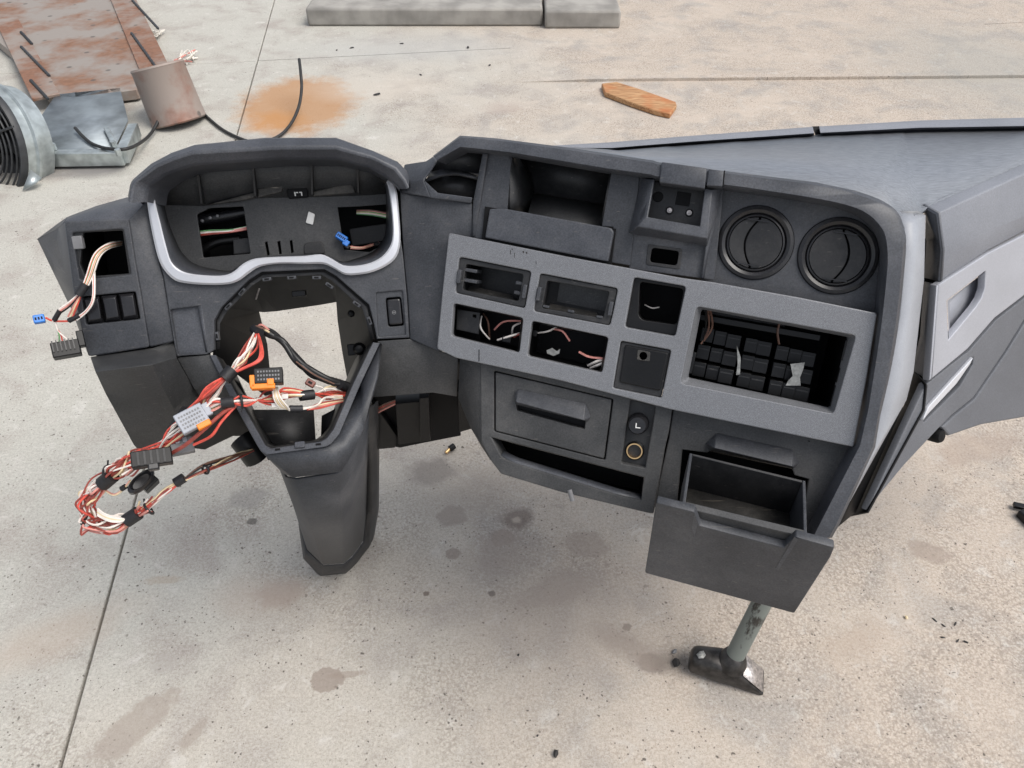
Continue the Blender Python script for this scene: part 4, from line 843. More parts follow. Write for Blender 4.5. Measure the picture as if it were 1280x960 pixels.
pocket('handle_recess', KL, -.002, .02, [(644, 502), (733, 524), (731, 538), (645, 514)], M['dirty'], ash)
mesh('drawer_handle', [KL.hit(648, 486, .002), KL.hit(732, 504, .002), KL.hit(739, 521, .002), KL.hit(729, 525, .013), KL.hit(645, 502.5, .013), KL.hit(643, 490, .002), KL.hit(735, 527, .001), KL.hit(645, 506, .001)], [(0, 1, 3, 4), (1, 2, 3), (0, 4, 5), (3, 2, 6), (4, 3, 6, 7)], M['grey'], ash, bevel=.0008, thick=.002, smooth=15)
# slot: deep well with a lip
strip('shelf_well', [[KL.hit(*p, -.002) for p in SH], [KL.hit(p[0] * .97 + 715 * .03, p[1] * .9 + 580 * .1 - 8, -.07) for p in SH]], M['black'], dash, closed=True, face_cam=False)
mesh('shelf_well_back', [KL.hit(p[0] * .97 + 715 * .03, p[1] * .9 + 580 * .1 - 8, -.07) for p in SH], [tuple(range(len(SH)))], M['void'], dash)
mesh('shelf_lip', [KL.hit(626, 569, -.001), KL.hit(647, 580, -.001), KL.hit(770, 618, -.001), KL.hit(801, 625, -.001), KL.hit(802, 619, -.012), KL.hit(771, 610, -.012), KL.hit(648, 572, -.012), KL.hit(630, 563, -.012)], [(0, 1, 6, 7), (1, 2, 5, 6), (2, 3, 4, 5)], M['grey_top'], dash, thick=.002)
pocket('lighter_strip_walls', KL, -.002, .008, [(788, 500), (819.5, 508), (806.5, 585), (776.5, 579)], M['low'], dash, bottom=False)
plate('lighter_strip', KL, -.009, .004, [(786, 497), (821, 507), (808, 588), (774, 581)], [], M['dark'], dash, .0003)
S9 = KL.off(-.009)
lt = lathe('cigarette_lighter', S9, S9.hit(798, 529), [(.0135, 0), (.0132, .004), (.0118, .006), (.0125, .008), (.0110, .010), (.0118, .0125), (.0108, .015), (.0100, .0165), (.0001, .0167)], M['gloss'], dash, 32)
for q in ([(-.0022, .003), (-.0010, .003), (-.0006, -.002), (-.0018, -.002)], [(-.0018, -.002), (.0042, -.0014), (.0044, -.0026), (-.0016, -.0032)]):
    plate_loc('lighter_icon', Plane.__new__(Plane) if False else S9, .0173, .0004, [(S9.to_loc(S9.hit(798, 529))[0] + x, S9.to_loc(S9.hit(798, 529))[1] + y) for x, y in q], [], M['white'], lt, .0001)
sk = lathe('power_socket', S9, S9.hit(793.5, 563), [(.0118, 0), (.0118, .003), (.0106, .0042), (.0098, .0036)], M['black'], dash, 32)
lathe('brass_ring', S9, S9.hit(793.5, 563), [(.0103, .0036), (.0100, .0052), (.0086, .0052), (.0082, .002), (.0080, -.006), (.0078, -.016), (.0001, -.016)], M['brass'], sk, 32)
tube('steel_stud', [P(712, 612, .985), P(716, 626, .985)], .0035, M['conn_dgrey'], dash, 10, smooth_path=False)

# ---------- drawer bay and pulled-out drawer
KB = K.off(-.020)
bay_hole = [(853, 563), (882, 567), (900, 567), (990, 590), (994, 593), (1012, 600), (1012, 670), (842, 640)]
plate('bay_panel', KB, 0, .010, [(842, 508), (1072, 556), (1082, 556), (1022, 662), (1006, 676), (1004, 640), (1011, 599), (993, 594), (985, 570), (905, 552), (884, 566), (853, 562), (846, 632), (818, 628), (836, 548)], [], M['low'], dash, .0012)
mesh('bay_pull_lug', [KB.hit(896, 541, .001), KB.hit(991, 562, .001), KB.hit(999, 578, .001), KB.hit(990, 583, .016), KB.hit(893, 560, .016), KB.hit(882, 554, .001), KB.hit(994, 586, -.004), KB.hit(886, 563, -.004)], [(0, 1, 3, 4), (1, 2, 3), (0, 4, 5), (3, 2, 6), (4, 3, 6, 7), (5, 4, 7)], M['grey'], dash, thick=.002, bevel=.0008, smooth=15)
pocket('drawer_bay', KB, -.008, .11, [(848, 556), (1018, 592), (1012, 676), (838, 640)], M['void'], dash)
tube('paint_spot', [KB.hit(1011, 551, .001), KB.hit(1011.6, 552, .001)], .0008, M['void'], dash, 6)
dr_face = Plane(-17, -4, (925, 690), .845)
mdir = Vector((math.sin(R(-17)), -math.cos(R(-17)), 0))
sl = (mdir * math.cos(R(14)) - Vector((0, 0, 1)) * math.sin(R(14)))   # sliding direction, outwards and slightly down
drawer_fr = rp([(820, 628), (868, 640), (874, 657), (980, 684.5), (994, 671), (1043, 684.5), (1038, 697), (993, 767), (806, 716.5)], 2.5)
drw = plate('open_drawer_front', dr_face, 0, .010, drawer_fr, [], M['grey'], dash, .0014)
drw['label'] = 'charcoal drawer front pulled out below the silver panel'
# scoop behind the grip
mesh('grip_scoop', [dr_face.hit(870, 640, -.004), dr_face.hit(874, 658, -.004), dr_face.hit(980, 685, -.004), dr_face.hit(993, 671, -.004), dr_face.hit(984, 664, -.028), dr_face.hit(876, 637, -.028), dr_face.hit(975, 677, -.026), dr_face.hit(880, 652, -.026)], [(0, 1, 7, 5), (1, 2, 6, 7), (2, 3, 4, 6), (5, 7, 6, 4)], M['grey'], drw, thick=.002)
mesh('grip_crease', [dr_face.hit(993, 671, .0008), dr_face.hit(998, 674, .0016), dr_face.hit(973, 713, .0002), dr_face.hit(969, 711, .0002)], [(0, 1, 2, 3)], M['grey_top'], drw)
mesh('grip_crease', [dr_face.hit(868, 640, .0008), dr_face.hit(872, 655, .0016), dr_face.hit(868, 672, .0002), dr_face.hit(865, 660, .0002)], [(0, 1, 2, 3)], M['grey_top'], drw)
# box of the drawer
fl_, fr_ = dr_face.hit(852, 634, -.010), dr_face.hit(1009, 672, -.010)
bl_, br_ = fl_ - sl * .115, fr_ - sl * .115
bl_ = P(862, 566, (bl_ - CAM).dot(Vector((0, cp, -sp)))); br_ = P(1007, 601, (br_ - CAM).dot(Vector((0, cp, -sp))))
dnv = -(dr_face.ey) * .062
def wall(name, a, b, mt, t=.003, down=dnv): return mesh(name, [a, b, b + down, a + down], [(0, 1, 2, 3)], M[mt], drw, thick=t, bevel=.0008)
tq = dr_face.ex * .0035
def solid_wall(name, a, b, mt, w):
    vs = [a, b, b + w, a + w]; vs += [q + dnv for q in vs]
    return mesh(name, vs, [(0, 1, 2, 3), (4, 7, 6, 5), (0, 4, 5, 1), (1, 5, 6, 2), (2, 6, 7, 3), (3, 7, 4, 0)], M[mt], drw, face_cam=False, recalc=True, bevel=.0008)
solid_wall('drawer_side', fl_, bl_, 'grey', tq)
solid_wall('drawer_side', fr_, br_, 'grey', -tq)
solid_wall('drawer_back', bl_ + tq, br_ - tq, 'dark', sl * .003)
solid_wall('drawer_inner_front', fl_ + tq, fr_ - tq, 'low', -sl * .008)
mesh('drawer_bottom', [fl_ + dnv, fr_ + dnv, br_ + dnv, bl_ + dnv], [(0, 1, 2, 3)], M['dirty'], drw, thick=.003)

# ---------- right flank of the console
mesh('console_flank', [K.hit(1121, 264, -.022), K.hit(1149, 264, -.030), K.hit(1157, 269, -.036), K.hit(1155, 350, -.045), K.hit(1142, 465, -.05), K.hit(1133, 500, -.05), K.hit(1090, 577, -.05), K.hit(1046, 650, -.05), K.hit(1040, 668, -.004), K.hit(1094, 559, -.004), K.hit(1102, 515, -.004), K.hit(1115, 455, -.004), K.hit(1126, 394, -.004), K.hit(1133, 311, -.004), K.hit(1131, 284, -.006)], [(0, 1, 2, 14), (2, 3, 13, 14), (3, 12, 13), (3, 4, 11, 12), (4, 5, 10, 11), (5, 6, 9, 10), (6, 7, 8, 9)], M['lightgrey'], dash, thick=.003, smooth=60)
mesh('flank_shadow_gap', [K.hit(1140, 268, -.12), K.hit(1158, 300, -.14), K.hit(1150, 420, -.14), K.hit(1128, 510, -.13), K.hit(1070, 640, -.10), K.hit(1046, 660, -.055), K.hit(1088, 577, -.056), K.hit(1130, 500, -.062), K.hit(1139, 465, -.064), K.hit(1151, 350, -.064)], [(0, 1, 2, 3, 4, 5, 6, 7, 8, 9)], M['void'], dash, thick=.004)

# ---------- passenger side
ztop = .765
def Z(u, v, dz=0): return FL(u, v, ztop + dz)
ZP = .79
tn = [K.hit(700, 185, .006), K.hit(816, 203, .006), K.hit(907, 217, .006), K.hit(1021, 231, .006), K.hit(1068, 241, .004), K.hit(1099, 254, .002), K.hit(1122, 270, -.004), FL(1153, 265, ZP), FL(1163, 256, ZP), FL(1290, 199, ZP), FL(1420, 142, ZP)]
tf = [Z(720, 184), Z(770, 187), Z(840, 181.5), Z(930, 174.5), Z(1000, 169.5), Z(1050, 167), Z(1090, 165), Z(1130, 163), Z(1160, 162), Z(1290, 160), Z(1425, 157)]
strip('dash_top', [tn, [a.lerp(b, .5) for a, b in zip(tn, tf)], tf], M['top'], dash, thick=.006, smooth=60)
rb = [(690, 182), (760, 178), (860, 170), (1016, 158.5)]; rb2 = [(1024, 158), (1150, 150.5), (1280, 147), (1420, 145)]
rf = [(700, 186), (766, 187.2), (865, 179.3), (1018, 169)]; rf2 = [(1026, 168.5), (1150, 162.5), (1280, 160.8), (1420, 158)]
for b_, f2 in ((rb, rf), (rb2, rf2)):
    strip('windscreen_rail', [[Z(*p, .010) - Vector((0, -.006, .05)) for p in b_], [Z(*p, .010) for p in b_], [Z(p[0] * .8 + q[0] * .2, p[1] * .8 + q[1] * .2, .012) for p, q in zip(b_, f2)], [Z(p[0] * .25 + q[0] * .75, p[1] * .25 + q[1] * .75, .010) for p, q in zip(b_, f2)], [Z(*p, -.001) for p in f2]], M['trim'], dash, smooth=12)
plate_z = mesh('rail_seam', [Z(1015, 158, .008), Z(1024, 157.6, .008), Z(1027, 168, .001), Z(1019, 168.6, .001)], [(0, 1, 2, 3)], M['void'], dash)
Q = Plane(34, 24, (1172, 320), .935)
def q_(u, v, o=0): return Q.hit(u, v, o)
# upper box
ua = [FL(1153, 256, ZP - .001), FL(1218, 229, ZP - .001), FL(1290, 197, ZP - .001), FL(1420, 140, ZP - .001)]
ub = [q_(1172, 267, .004), q_(1228, 241, .004), q_(1290, 213, .004), q_(1420, 155, .004)]
uc = [q_(1178, 313, .006), q_(1235, 288, .006), q_(1290, 266, .006), q_(1420, 205, .006)]
ud = [q_(1175, 352.5), q_(1235, 313), q_(1290, 284), q_(1420, 215)]
strip('passenger_upper_trim', [ua, ub, uc, ud], M['trim'], dash, thick=.004, bevel=.002, smooth=15)
mesh('upper_trim_end', [FL(1153, 256, ZP - .001), q_(1172, 267, .004), q_(1178, 313, .006), q_(1175, 352.5), q_(1155, 347, -.03), q_(1157, 275, -.03)], [(0, 1, 2, 5), (2, 3, 4, 5)], M['pass_grey'], dash, thick=.003, smooth=20)
# silver drawer front with finger recess
sv = [(1171, 357), (1235, 316), (1290, 288), (1420, 220), (1420, 300), (1290, 362), (1243, 398), (1210, 436), (1162, 476)]
rec = [(1184, 376), (1232, 339), (1231, 360), (1227, 372), (1220, 383), (1186, 424)]
plate('silver_glove_drawer', Q, .003, .010, sv, [rec], M['pass_silver'], dash, .0018)
cR = [Q.hit(*p, .002) for p in rec]
strip('drawer_recess_wall', [cR, [Q.hit(p[0] * .72 + 1194 * .28, p[1] * .82 + 385 * .18, -.016) for p in rec]], M['pass_silver'], dash, closed=True, face_cam=False, smooth=60)
mesh('drawer_recess_floor', [Q.hit(p[0] * .72 + 1194 * .28, p[1] * .82 + 385 * .18, -.016) for p in rec], [tuple(range(6))], M['pass_silver'], dash)
mesh('glove_drawer_end', [q_(1171, 356, .002), q_(1162, 476, .002), q_(1142, 464, -.03), q_(1154, 352, -.03)], [(0, 1, 2, 3)], M['trim'], dash, thick=.003)
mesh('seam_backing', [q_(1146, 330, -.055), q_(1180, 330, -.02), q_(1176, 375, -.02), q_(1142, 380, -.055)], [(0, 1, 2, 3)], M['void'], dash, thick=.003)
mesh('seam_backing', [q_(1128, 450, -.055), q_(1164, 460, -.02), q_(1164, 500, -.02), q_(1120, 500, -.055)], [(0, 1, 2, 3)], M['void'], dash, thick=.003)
# lower trim with silver pull, and glove door below
lw = [(1157, 481), (1212, 438), (1245, 400), (1292, 363), (1420, 300), (1420, 320), (1290, 384), (1257, 438), (1217, 497), (1190, 519), (1176, 533), (1131, 581), (1084, 638)]
plate('passenger_lower_trim', Q, -.001, .010, lw, [rp([(1155, 522), (1160, 509), (1217, 446), (1216, 456), (1200, 483), (1155, 528)], 1)], M['pass_grey'], dash, .002)
pocket('pull_recess', Q, -.004, .02, [(1150, 530), (1158, 507), (1220, 444), (1216, 462), (1200, 486)], M['dark'], dash)
plate('silver_pull', Q, .003, .005, rp([(1153, 526), (1160, 509), (1217, 446), (1214, 454), (1196, 480), (1164, 514)], 2), [], M['bezel'], dash, .0015)
gd = [(1177, 534), (1192, 520), (1219, 498), (1259, 439), (1292, 386), (1420, 322), (1420, 500), (1283, 521.5), (1226, 531.5), (1187, 545)]
plate('glove_door', Q, -.004, .012, gd, [], M['pass_grey'], dash, .003)
lathe('door_stop', Q, Q.hit(1174, 545, -.008), [(.0001, .005), (.008, .004), (.010, 0), (.010, -.02)], M['void'], dash, 16)
mesh('lower_trim_end', [q_(1142, 464, -.03), q_(1157, 481, .001), q_(1154, 512, .001), q_(1084, 640, .001), q_(1060, 645, -.03), q_(1092, 578, -.035), q_(1130, 505, -.035)], [(0, 1, 2, 6), (2, 3, 4, 5, 6)], M['black'], dash, thick=.003, bevel=.001)
tube('wire_ring', [Q.hit(1064, 603, .0) + (Q.ex * math.cos(a) * .007 + Q.ey * math.sin(a) * .009) for a in [k * .45 - 1.8 for k in range(9)]], .0009, M['w_cream'], dash, 5)
# unseen dark box added under the top to stop light leaking between shells
box('light_block', Vector((.16, 1.02, .56)), Vector((.26, 0, 0)), Vector((0, .05, 0)), Vector((0, 0, .20)), M['black'], dash, .01)

# ================================================================== WIRING
def smooth_off(n, amp, seed):
    r_ = random.Random(seed); return [Vector((r_.uniform(-1, 1), r_.uniform(-1, 1), r_.uniform(-1, 1))) * amp for _ in range(n)]
def bundle(parent, path, n, spread, cols, r=.0013, seed=1, name='wire', tight=()):
    for k in range(n):
        off = smooth_off(len(path), 1, seed * 97 + k)
        pts = [p + o * (spread * (.25 if i in tight else 1)) for i, (p, o) in enumerate(zip(path, off))]
        tube(name, pts, r, M[cols[k % len(cols)]], parent, 5, 5)
def tape(parent, a, b, r, mat='tape', name='tape_wrap'):
    return tube(name, [a, a.lerp(b, .5), b], r, M[mat], parent, 10, 3)
def tie(parent, c, t, r): 
    t = t.normalized(); u = t.orthogonal().normalized(); w_ = t.cross(u)
    pts = [c + (u * math.cos(a) + w_ * math.sin(a)) * r for a in [k * .5236 for k in range(13)]]
    o = tube('cable_tie', pts, .0016, M['tape'], parent, 6, 2)
    tube('tie_tail', [c + u * r, c + u * (r + .006) + t * .003], .0012, M['tape'], o, 5, smooth_path=False)
# main harness
h1 = lambda u, v, dep: P(u, v, dep)
W0 = .90
hz = thing('wiring_harness', 'long red and white wire loom looping out of the steering opening', 'wiring', P(240, 520, .93))
seg1 = [P(321, 413, .985), P(310, 436, .95), P(300, 452, .93), P(285, 468, .925), P(262, 493, .92), P(242, 520, .915), P(215, 546, .92), P(192, 563, .93), P(168, 574, .94), P(148, 590, .945)]
cw = ['w_red', 'w_white', 'w_red', 'w_cream', 'w_brick', 'w_white', 'w_red', 'w_brick', 'w_white', 'w_pink']
bundle(hz, seg1, 13, .0085, cw, .00135, 3, tight=(0, 3))
for k, bow in enumerate((14, 20, 26)):
    tube('wire', [P(321, 413, .985), P(323 + bow * .15, 430, .95), P(318 + bow * .35, 449, .93), P(305, 458 + bow * .1, .925), P(288, 468, .922)], .0014, M['w_red'], hz, 5)
bundle(hz, [P(285, 470, .92), P(262, 487, .91), P(240, 508, .905), P(226, 523, .91)], 4, .005, ['w_red', 'w_brick', 'w_red'], .0015, 5, tight=(0,))
tape(hz, P(291, 462, .924), P(280, 474, .919), .0085)
tape(hz, P(236, 514, .925), P(218, 540, .93), .010)
seg2 = [P(168, 574, .94), P(147, 588, .945), P(134, 600, .95), P(121, 614, .955), P(109, 631, .96), P(110, 648, .965), P(120, 655, .965), P(140, 655, .965), P(165, 648, .965), P(182, 634, .965), P(205, 616, .97), P(227, 601, .975), P(255, 587, .99), P(290, 571, 1.03), P(316, 562, 1.06)]
bundle(hz, seg2[:10], 19, .0105, ['w_brick', 'w_white', 'w_red', 'w_brick', 'w_cream', 'w_brick', 'w_white', 'w_pink'], .00135, 8, tight=(2, 8))
bundle(hz, seg2[8:12], 11, .0045, ['w_brick', 'w_white', 'w_cream', 'w_red', 'w_brick', 'w_cream'], .00125, 9, tight=(0, 3))
bundle(hz, seg2[11:], 11, .005, ['w_brown', 'w_brick', 'w_brown', 'w_cream', 'w_black'], .00115, 10, tight=(0, 3))
tape(hz, P(141, 594, .946), P(128, 605, .951), .0095); tape(hz, P(158, 651, .965), P(173, 641, .965), .0092); tape(hz, P(219, 604, .974), P(230, 597, .976), .0065)
tie(hz, P(186, 636, .966), P(205, 616, .97) - P(182, 634, .965), .008); tie(hz, P(138, 592, .947), Vector((1, 0, .5)), .0105); tie(hz, P(257, 587, .99), P(290, 571, 1.03) - P(255, 587, .99), .0055)
for k in range(2):
    tube('wire', [P(117, 618, .957), P(108, 640 + k * 3, .96), P(101, 668 - k * 3, .965), P(112, 662 - k, .966), P(135, 656, .966)], .0013, M[('w_brick', 'w_pink')[k]], hz, 5)
tape(hz, P(107, 645, .96), P(103, 655, .963), .003)
for k in range(4):
    tube('wire', [P(150 + k, 583 + k, .945), P(115 + k * 3, 598 + k * 4, .952), P(101 + k * 3, 628 - k, .957), P(106 + k * 2, 640, .96)], .0012, M['w_white' if k % 2 else 'w_brick'], hz, 5)
for k in range(5):
    tube('wire', [P(122, 636 + k * 2, .955), P(132 + k, 643 + k * 2, .953), P(150, 648 + k, .955), P(165, 650 - k, .962)], .0013, M['w_white' if k != 2 else 'w_cream'], hz, 5)
# crossing branch
cr = [P(444, 492, 1.03), P(415, 492, 1.0), P(392, 493, .975), P(362, 495, .955), P(340, 497, .935), P(320, 500, .92), P(302, 501, .91), P(286, 503, .905), P(270, 506, .903), P(254, 517, .905)]
bundle(hz, cr[:6], 11, .0075, ['w_red', 'w_white', 'w_red', 'w_cream', 'w_brick'], .0013, 12, tight=(2, 5))
bundle(hz, cr[5:], 7, .006, ['w_pink', 'w_white', 'w_red', 'w_cream'], .0013, 13, tight=(0, 2))
tape(hz, P(392, 493, .975), P(375, 495, .965), .0068); tape(hz, P(293, 502, .907), P(277, 504, .904), .0068); tie(hz, P(302, 501, .91), P(286, 503, .905) - P(302, 501, .91), .0075)
tape(hz, P(442, 498, 1.03), P(432, 497, 1.02), .006)
for k in range(2):
    tube('wire', [P(300, 504, .91), P(280, 515, .905), P(256, 536, .90), P(232, 556, .905), P(210, 569, .92)], .0024 - k * .0004, M['w_red' if k else 'w_brick'], hz, 6)
tube('wire', [P(296, 506, .91), P(277, 527, .905), P(264, 545, .905), P(242, 556, .91)], .0018, M['w_red'], hz, 6)
for k in range(5):
    tube('wire', [P(343 + k, 484, .93), P(342 + k * 2, 496, .922), P(349 + k * 2.5, 508, .93), P(364, 511 + k * .6, .94), P(384, 510, .95), P(397, 506, .96), P(407, 497, .975), P(428, 495 + k, 1.0)], .0012, M['w_white' if k % 2 == 0 else 'w_cream'], hz, 5)
tape(hz, P(362, 511, .94), P(378, 511, .947), .0045)
for k in range(4):
    tube('wire', [P(384, 512, .95), P(400, 510 - k * 2, .965), P(425, 503 - k, .99), P(442, 498, 1.03)], .0012, M[('w_red', 'w_pink', 'w_cream', 'w_brick')[k]], hz, 5)
plate('white_flag', Plane(0, 45, (370, 497), .93), 0, .001, [(352, 493), (360, 492), (360, 498), (352, 499)], [], M['white'], hz, .0002)
plate('white_flag', Plane(0, 45, (370, 497), .93), 0, .001, [(339, 504), (352, 503), (351, 508), (340, 509)], [], M['white'], hz, .0002)
# black sleeved branch
blk = [P(326, 411, .985), P(335, 415, .985), P(354, 427, .985), P(370, 448, .985), P(389, 466, .99), P(414, 477, 1.0), P(438, 486, 1.02), P(446, 490, 1.035)]
for k in range(5):
    off = smooth_off(len(blk), .0035, 300 + k)
    tube('sleeved_wire', [p + o for p, o in zip(blk, off)], .0036, M['w_black' if k != 3 else 'tape'], hz, 7)
for k in range(3):
    off = smooth_off(3, .003, 330 + k)
    tube('wire', [p + o for p, o in zip([P(316, 410, .985), P(324, 407, .98), P(336, 415, .98)], off)], .0013, M[('w_brown', 'w_pink', 'w_cream')[k]], hz, 5)
tube('wire', [P(370, 452, .978), P(392, 468, .983), P(418, 480, .992)], .0009, M['w_brown'], hz, 5)
tape(hz, P(318, 411, .985), P(324, 417, .975), .0065)
tape(hz, P(424, 481, 1.005), P(442, 488, 1.03), .0062)
# connectors
def frame_at(u, v, dep, ang, lean=0):
    """local axes facing the sight line, turned by ang degrees"""
    n = (CAM - P(u, v, dep)).normalized(); n = (n + Vector((0, 0, .35))).normalized()
    ex = Vector((1, 0, 0)); ex = (ex - n * ex.dot(n)).normalized(); ey = n.cross(ex)
    a = R(ang); return P(u, v, dep), ex * math.cos(a) + ey * math.sin(a), ey * math.cos(a) - ex * math.sin(a), n
def connector(parent, u, v, dep, ang, w_, h_, t_, mat, rows=0, cols=0, pin='void', latch=None):
    c, ex, ey, n = frame_at(u, v, dep, ang)
    o = box('connector', c, ex * w_, ey * h_, n * t_, M[mat], parent, .0012)
    bm_v, bm_f = [], []
    for i in range(rows):
        for j in range(cols):
            p = c + ex * (w_ * (-.8 + 1.6 * (j + .5) / cols)) + ey * (h_ * (-.75 + 1.5 * (i + .5) / rows)) + n * (t_ + .0002)
            box('pin_hole', p, ex * (w_ * .45 / cols), ey * (h_ * .34 / rows), n * .0004, M[pin], o)
    return o, c, ex, ey, n
o, c, ex, ey, n = connector(hz, 240, 524, .895, 34, .0165, .0125, .006, 'conn_grey', 4, 8, 'conn_dgrey')
box('latch', c + ex * .008 - ey * .013 + n * .002, ex * .008, ey * .0035, n * .005, M['orange'], o, .001)
box('connector_wing', c + ex * .0195 + ey * .002, ex * .004, ey * .008, n * .004, M['conn_grey'], o, .001)
o, c, ex, ey, n = connector(hz, 336, 471, .915, 6, .0165, .0095, .009, 'black', 3, 8, 'conn_dgrey')
box('latch', c - ex * .0065 - ey * .0125 + n * .003, ex * .0135, ey * .0032, n * .006, M['orange'], o, .001)
box('latch', c - ex * .0185 - ey * .006 + n * .003, ex * .0030, ey * .0075, n * .006, M['orange'], o, .001)
box('latch', c + ex * .002 - ey * .008 + n * .006, ex * .004, ey * .004, n * .004, M['orange'], o, .001)
o, c, ex, ey, n = connector(hz, 388, 479, .97, -28, .0058, .0042, .004, 'brown_conn', 1, 1)
tube('wire', [P(394, 482, .97), P(402, 484, .975), P(407, 489, .98)], .0008, M['w_white'], hz, 5)
o, c, ex, ey, n = connector(hz, 190, 573, .905, 13, .022, .0095, .009, 'black')
for k in range(5): box('rib', c + ex * (-.014 + k * .007) + n * .0095, ex * .0012, ey * .008, n * .0012, M['dark'], o)
box('latch', c - ey * .011 + ex * .001 + n * .003, ex * .006, ey * .004, n * .006, M['gloss'], o, .0015)
o, c, ex, ey, n = connector(hz, 228, 558, .93, 16, .013, .0095, .007, 'conn_dgrey')
for k in range(2): box('connector_tab', c + ex * (-.004 + k * .008) + ey * .006 + n * .0075, ex * .0024, ey * .003, n * .0015, M['conn_grey'], o, .0005)
c, ex, ey, n = frame_at(176, 601, .95, 52)
lp = [(c + ex * (.019 * math.cos(a)) * (1.0) + ey * (.0085 * math.sin(a))) for a in [k * math.pi / 12 for k in range(24)]]
g1 = strip('grommet', [[q - n * .014 for q in lp], lp, [c + (q - c) * .78 + n * .002 for q in lp], [c + (q - c) * .62 - n * .004 for q in lp]], M['gloss'], hz, closed=True, cap=True, face_cam=False, smooth=50)
box('grommet_body', c - n * .022 + ex * .006 - ey * .004, ex * .010, ey * .008, n * .012, M['black'], g1, .001)
for k in range(4):
    tube('wire', [P(150, 590, .95), P(158 + k, 594, .94), P(164 + k, 588 + k * 2, .935), P(176, 580 + k, .93)], .0012, M[('w_pink', 'w_brown', 'w_white', 'w_brick')[k]], hz, 5)
for k in range(2):
    tube('wire', [P(128, 610, .955), P(142, 618 + k, .95), P(154, 611 + k, .947), P(163, 600, .945)], .0012, M[('w_pink', 'w_cream')[k]], hz, 5)
tape(hz, P(152, 611, .947), P(157, 608, .946), .0035)

# left module loom
hl = thing('module_wiring', 'thin white and green wires hanging from the left switch module with blue and black plugs', 'wiring', L.hit(110, 345, .02))
def lw_(pts, mat, r=.0011, name='wire'): return tube(name, [L.hit(u, v, o) for u, v, o in pts], r, M[mat], hl, 5)
for k in range(8):
    j = (k - 3.5) * 1.1
    m_ = ('w_white', 'w_red', 'w_green', 'w_white', 'w_pink', 'w_cream', 'w_brown', 'w_white')[k]
    lw_([(152, 304 + j * .6, -.05), (135, 308 + j * .8, -.01), (121 + j * .8, 320 + j * .5, .006), (112 + j, 345, .01), (103 + j * .6, 366, .014)], m_)
tape(hl, L.hit(107, 355, .012), L.hit(98, 369, .015), .0055)
for k in range(3):
    j = k - 1
    lw_([(100 + j, 367, .014), (86 + j, 381 + j * 2, .016), (74 + j, 390 + j * 2, .016), (67 + j, 402, .014)], ('w_white', 'w_pink', 'w_black')[k])
    lw_([(102, 367, .014), (94 + j * 2, 383, .016), (88 + j * 3, 396, .014)], ('w_pink', 'w_cream', 'w_red')[k])
for k in range(3):
    lw_([(116 + k, 340, .008), (116 + k * .8, 372, .016), (108 + k, 388, .014), (94 + k, 398 + k, .012), (84, 401 + k * .5, .012), (66, 401, .012), (57, 397, .012)][: (7 if k == 1 else 4)], ('w_white', 'w_red', 'w_white')[k], .0013)
tape(hl, L.hit(75, 388, .016), L.hit(68, 400, .014), .003); tape(hl, L.hit(99, 394, .013), L.hit(86, 401, .013), .0032)
lw_([(69, 402, .012), (73, 414, .012), (84, 424, .012)], 'w_white'); lw_([(72, 412, .012), (76, 418, .012), (78, 426, .012)], 'w_red', .0009); lw_([(72, 412, .012), (74, 420, .012), (74, 430, .012)], 'w_green', .0009)
dL = (L.hit(50, 399, .012) - CAM).dot(Vector((0, cp, -sp)))
o, c, ex, ey, n = connector(hl, 49, 399, dL, 17, .0062, .0050, .005, 'blue', 1, 3)
o, c, ex, ey, n = connector(hl, 83, 437, dL, 17, .0155, .0095, .009, 'black')
for k in range(6): box('fin', c + ex * (-.013 + k * .0045) + ey * .004 + n * .0095, ex * .0007, ey * .007, n * .0016, M['gloss'], o)
box('plug_arm', c + ex * .018 + ey * .010, ex * .004, ey * .010, n * .006, M['black'], o, .001)

# cluster looms
hc = thing('cluster_plug', 'small blue plug on a pink wire lying on the right of the instrument opening', 'wiring', D.hit(430, 300, DB))
dC = (D.hit(429, 300, DB + .014) - CAM).dot(Vector((0, cp, -sp)))
o, c, ex, ey, n = connector(hc, 427, 297, dC, -32, .0078, .0044, .0045, 'blue', 1, 5)
box('latch', c + ex * .009 - ey * .003, ex * .004, ey * .004, n * .004, M['blue'], o, .0008)
box('plug_tail', c + ex * .013 - ey * .006, ex * .003, ey * .003, n * .003, M['black'], o, .0008)
for k in range(4):
    tube('wire', [D.hit(438, 308 + k * .8, DB + .012), D.hit(452, 309 + k * .6, DB + .010), D.hit(463, 306 + k * .6, DB - .004), D.hit(474, 303 + k * .6, DB - .02)], .0010, M[('w_pink', 'w_cream', 'w_brown', 'w_pink')[k]], hc, 5)
tape(hc, D.hit(468, 306, DB - .006), D.hit(476, 305, DB - .01), .003)
hb = thing('cluster_loom', 'white and pink wires crossing behind the left window of the instrument back plate', 'wiring', D.hit(280, 287, DB - .03))
for k in range(7):
    tube('wire', [D.hit(236, 291 + k * .9, DB - .02), D.hit(262, 288 + k * .8, DB - .012 - .001 * (k % 3)), D.hit(290, 287 + k * .5, DB - .014), D.hit(320, 280 + k * .8, DB - .02)], .0012, M[('w_green', 'w_white', 'w_pink', 'w_white', 'w_red', 'w_pink', 'w_brick')[k]], hb, 5)
hr = thing('cluster_loom', 'pale green and brown wires behind the right window of the instrument back plate', 'wiring', D.hit(470, 268, DB - .03))
for k in range(6):
    tube('wire', [D.hit(446, 263 + k * .9, DB - .02), D.hit(465, 263 + k * 1.2, DB - .012), D.hit(492, 268 + k * 1.2, DB - .016)], .0011, M[('w_brown', 'w_pink', 'w_green', 'w_cream', 'w_white', 'w_green')[k]], hr, 5)

